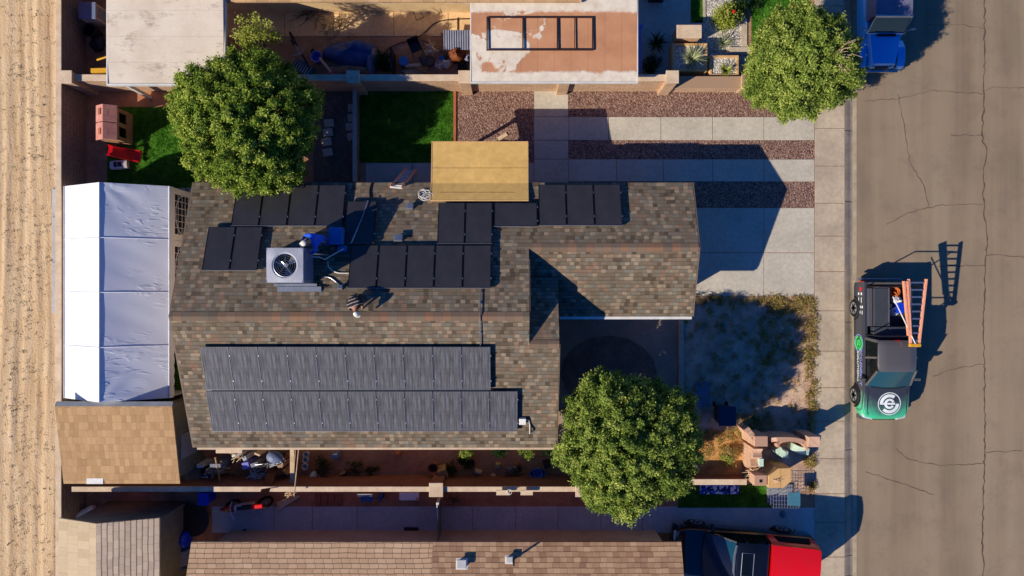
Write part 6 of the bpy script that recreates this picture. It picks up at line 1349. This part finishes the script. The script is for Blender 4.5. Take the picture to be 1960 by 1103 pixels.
# ---------------------------------------------------------------- southern neighbour's strip
a, b = P(379, 967, .7), P(401, 943, .7); t = thing('blue_bin', 'bright blue bin just below the long wall', 'bin', ((a.x+b.x)/2,(a.y+b.y)/2,0)); m = MB(); m.box(a.x+.03,b.x-.03,a.y+.03,b.y-.03,0,.7); m.build('body', 'blue', t, shift=t.location, bevel=.03); m = MB(); m.box(a.x,b.x,a.y,b.y,.702,.76); m.build('lid', 'blue', t, shift=t.location, bevel=.02)
p = P(345, 1040, .7); m = MB(); m.blob((p.x,p.y,.3),(.26,.32,.4),6,.22); single('blue_sack', m, 'blue', 'bright blue sack at the lower left shed corner', 'sack', smooth=50)
p = P(365, 1000, .5); t = thing('black_disc', 'round black disc on short legs beside the lower left shed', 'black_disc', (p.x, p.y, 0)); m = MB(); m.lathe([(.55,.28),(.62,.30),(.62,.34),(.55,.35)], 28); m.build('rim', 'dark', t, smooth=40); m = MB(); m.cyl((0,0,.30),(0,0,.315),.545,n=28); m.build('mat', 'black', t)  # flat dark disc inside a raised rim
for k in range(4): m = MB(); m.cyl((.5*math.cos(k*1.57+.7),.5*math.sin(k*1.57+.7),0),(.5*math.cos(k*1.57+.7),.5*math.sin(k*1.57+.7),.28),.02); m.build('leg', 'grey', t)
for i, (x, y, mt, lb) in enumerate(((333,1085,'tarp','dark teal bin at the very bottom left beside the tiled roof'),(350,1070,'greyblue','grey crate above the dark teal bin'))):
    p = P(x, y, .6); m = MB(); m.at(p.x, p.y, 0, .3).box(-.26,.26,-.3,.3,0,.6,.02); single('storage_bin', m, mt, lb, 'bin', bevel=.03)
t = thing('gas_tank', 'white rounded gas tank between the two sheds', 'tank', (P(161,985,.5).x, P(161,985,.5).y, 0), R(28)); m = MB(); m.m = Matrix.Translation((0,0,.45)); m.lathe([(.02,-.48),(.12,-.46),(.19,-.38),(.2,-.3),(.2,.3),(.19,.38),(.12,.46),(.02,.48)], 20, 'x'); m.build('tank', 'white', t, smooth=60)
for x in (-.25,.25): m = MB(); m.box(x-.04,x+.04,-.15,.15,0,.28); m.build('foot', 'grey', t)
# small dirt bike
p = P(472, 968, .5); t = thing('dirt_bike', 'red and white dirt bike leaning beside the long wall', 'motorbike', (p.x, p.y, 0), R(-84))
for y in (-.62,.66):
    m = MB(); m.tube([(.12*math.sin(a*.3142), y+.27*math.cos(a*.3142), .3+.26*math.sin(a*.3142)) for a in range(21)], .05, 8); w = m.build('wheel', 'black', t, smooth=60); m = MB(); m.cyl((-.05,y,.3),(.05,y,.3),.07); m.build('hub', 'alu', w)
m = MB(); m.box(-.1,.1,.25,.75,.74,.8,.03); m.build('rear_fender', 'red', t, bevel=.02); m = MB(); m.loft([[(x*w,y,z) for x,z in ((.09,.68),(0,.74),(-.09,.68),(0,.66))] for y, w in ((-.95,.5),(-.8,1),(-.5,1),(-.4,.6))]); m.build('front_fender', 'red', t)
m = MB(); m.box(-.1,.1,-.3,.3,.72,.82,.03); m.build('seat', 'dark', t, bevel=.02); m = MB(); m.box(-.13,.13,-.42,-.05,.55,.8,.04); m.build('fuel_tank', 'white', t, bevel=.03); m = MB(); m.box(-.15,.15,-.1,.35,.5,.7,.02); m.build('side_panel', 'cream', t, bevel=.02)
m = MB(); m.tube([(0,-.62,.3),(0,-.5,.8),(0,-.45,.95)], .03, 6); m.tube([(-.36,-.32,1.0),(-.1,-.45,.95),(.1,-.45,.95),(.36,-.32,1.0)], .018, 6); m.build('handlebar', 'alu', t); m = MB(); m.box(-.12,.12,-.25,.15,.25,.5); m.build('engine', 'metal', t, bevel=.02); m = MB(); m.box(-.07,.07,-.6,-.55,.82,.98); m.build('headlight', 'yellow', t)
q = [P(x, y, .1) for x, y in ((529,961),(571,948),(576,950),(532,978))]; m = MB(); m.prism([(v.x, v.y) for v in q], .05, .12); single('wedge_board', m, 'lumber', 'triangular tan board pointing at the dirt bike', 'board')
branches('small scraps and sticks below the rusty board', 555, 944, .35, 10, 'lumber', 71, .014, .04, 'scraps', 'scrap_heap')
t = thing('folding_chair', 'blue and white folding chair against the long wall', 'chair', (P(702,950,.5).x, P(702,950,.5).y, 0), 0); m = MB(); m.prism([(-.28,-.1),(0,.1),(.28,-.1),(.22,-.24),(-.22,-.24)], .42, .45); m.build('seat', 'tarp', t); m = MB(); m.slab([(-.26,.08,.85),(0,.0,.5),(.26,.08,.85),(.3,.2,.9),(-.3,.2,.9)], .02); m.build('backrest', 'white', t)
for s in (-1,1): m = MB(); m.cyl((s*.28,.22,0),(s*.26,-.2,.5),.014); m.cyl((s*.26,-.25,0),(s*.28,.2,.9),.014); m.build('leg', 'alu', t)
p = P(727, 952, .4); m = MB(); m.blob((p.x,p.y,.2),(.13,.2,.25),9,.2); single('bag', m, 'tarp', 'dark blue bag right of the folding chair', 'bag', smooth=50)
a, b = P(764, 958, .6), P(802, 943, .6); t = thing('chest', 'pale grey chest with a round knob below the long wall', 'chest', ((a.x+b.x)/2,(a.y+b.y)/2,0)); m = MB(); m.box(a.x+.01,b.x-.01,a.y+.01,b.y-.01,0,.55); m.build('body', 'acgrey', t, shift=t.location, bevel=.01); m = MB(); m.box(a.x,b.x,a.y,b.y,.552,.6); m.build('lid', 'white', t, shift=t.location, bevel=.01)
p = P(799, 955, .65); m = MB(); m.blob((p.x,p.y,.64),(.05,.05,.05),2,.1); m.build('knob', 'pinkplastic', t, shift=t.location)
x = PX(840, .9); t = thing('gate', 'thin side gate between the long wall and the tiled roof', 'gate', (x, PY(985), 0)); L = t.location
m = MB(); m.box(x-.015, x+.015, PY(1026), PY(945), .05, 1.25); m.build('panel', 'green_grey', t, shift=L)
for y in (PY(1028), PY(943)): m = MB(); m.box(x-.05, x+.05, y-.04, y+.04, 0, 1.4); m.build('post', 'white', t, shift=L)
m = MB(); m.cyl((x-.02, PY(944), 1.35), (x, PY(980), 1.2), .02); m.build('brace', 'white', t, shift=L)
m = MB(); a, b = P(774, 1019), P(801, 1009); m.box(a.x, b.x, a.y, b.y, .02, .08); single('drain_grate', m, 'dark', 'black rectangular grate on the shaded side path', 'grate')
m = MB(); p = P(457, 1022, .1); m.at(p.x, p.y, .02, .5).box(-.3,.3,-.05,.05,0,.06); single('plank', m, 'dark', 'dark stick lying on the shaded path near the tiled roof edge', 'stick')
TR = ['leftmost','second from the left','third from the left','rightmost']
for i, x in enumerate((609,622,635,650)):
    p = P(x, 955); m = MB(); m.box(p.x-.11, p.x+.11, p.y-.25, p.y+.2, .01, .06); single('brick_paver', m, 'brick', TR[i]+' of the dark brick pavers below the long wall', 'paver', 'dark brick pavers below the long wall')
p = P(868, 955, .2); branches('tangle of dead stems right of the side gate', 870, 958, .3, 16, 'bark', 81, .01, .05, 'dead plant', 'dead_plant')
# things on and along the long wall
for (x, w, lb) in ((963,.5,'white folded bracket hooked on the long wall'),(1008,.45,'tan ledge board fixed to the long wall by the blue tub')):
    p = P(x, 941, 1.85); m = MB(); m.box(p.x-w/2, p.x+w/2, p.y-.12, p.y+.06, 1.862, 1.91); single('ledge', m, 'cream', lb, 'ledge')
m = MB(); p = P(975, 942, 1.95); m.tube([(p.x+.09*math.cos(a*.5), p.y+.09*math.sin(a*.5), 1.95) for a in range(13)], .012, 5); single('wire_loop', m, 'white', 'small loop of white wire on the long wall', 'wire')

# more of the clutter under the eave
for i, (x, y, h, w, d, mt, rz, lb) in enumerate(((452,872,1.0,.4,.16,'white',.2,'folded white sheet propped beside the awning housing'),(468,878,1.15,.22,.22,'acgrey',.5,'pale square tin right of the folded white sheet'),(492,870,1.2,.3,.14,'lumber',-.4,'short pale plank propped left of the grill'),
    (536,893,1.0,.26,.2,'cloth_tan',.3,'tan cushion between the grill and the timber beam'),(545,905,.9,.34,.12,'wood',-.8,'brown slat leaning right of the rusty board'),(480,912,.5,.3,.2,'greyblue',.6,'grey crate on the ground below the steel rack'),(441,917,.3,.26,.16,'white',-.2,'small white tray against the long wall'),
    (640,874,.5,.3,.24,'acblue_shade',.2,'blue grey box in the shade right of the three pots'),(655,908,.3,.3,.12,'wood',.5,'brown plank end near the low dark bush'),(760,872,.4,.2,.2,'terra',0,'small square terracotta planter under the eave'),(915,905,.3,.3,.14,'lumber',-.3,'pale timber offcut left of the rubble heap'),
    (1048,892,.5,.3,.24,'dark',.2,'dark crate right of the blue oval tubs'),(128,1010-60,.4,.2,.3,'grey',0,'grey carton in the corner above the gabled shed'),(1330,895,.3,.3,.2,'greyblue',.2,'grey pail shaped box in the shade behind the low red brick wall'))):
    p = P(x, y, h); m = MB(); m.at(p.x, p.y, 0, rz).box(-w/2, w/2, -d/2, d/2, 0, h, .03); single('storage_box' if i not in (2,4,8,10) else 'timber', m, mt, lb, 'box' if i not in (2,4,8,10) else 'timber', bevel=.015)
for x, y, r, n, mt, sd_, z, lb in ((500,905,.4,12,'white',91,.5,'jumble of bleached white sticks below the steel rack'),(470,865,.3,8,'lumber',92,.9,'pale laths sticking out under the awning housing'),(620,905,.35,10,'bark',93,.1,'dark stems beside the pale bag'),(980,900,.4,12,'bark',94,.15,'dead stems over the rubble heap')):
    branches(lb, x, y, r, n, mt, sd_, .014, z, 'sticks', 'stick_heap')
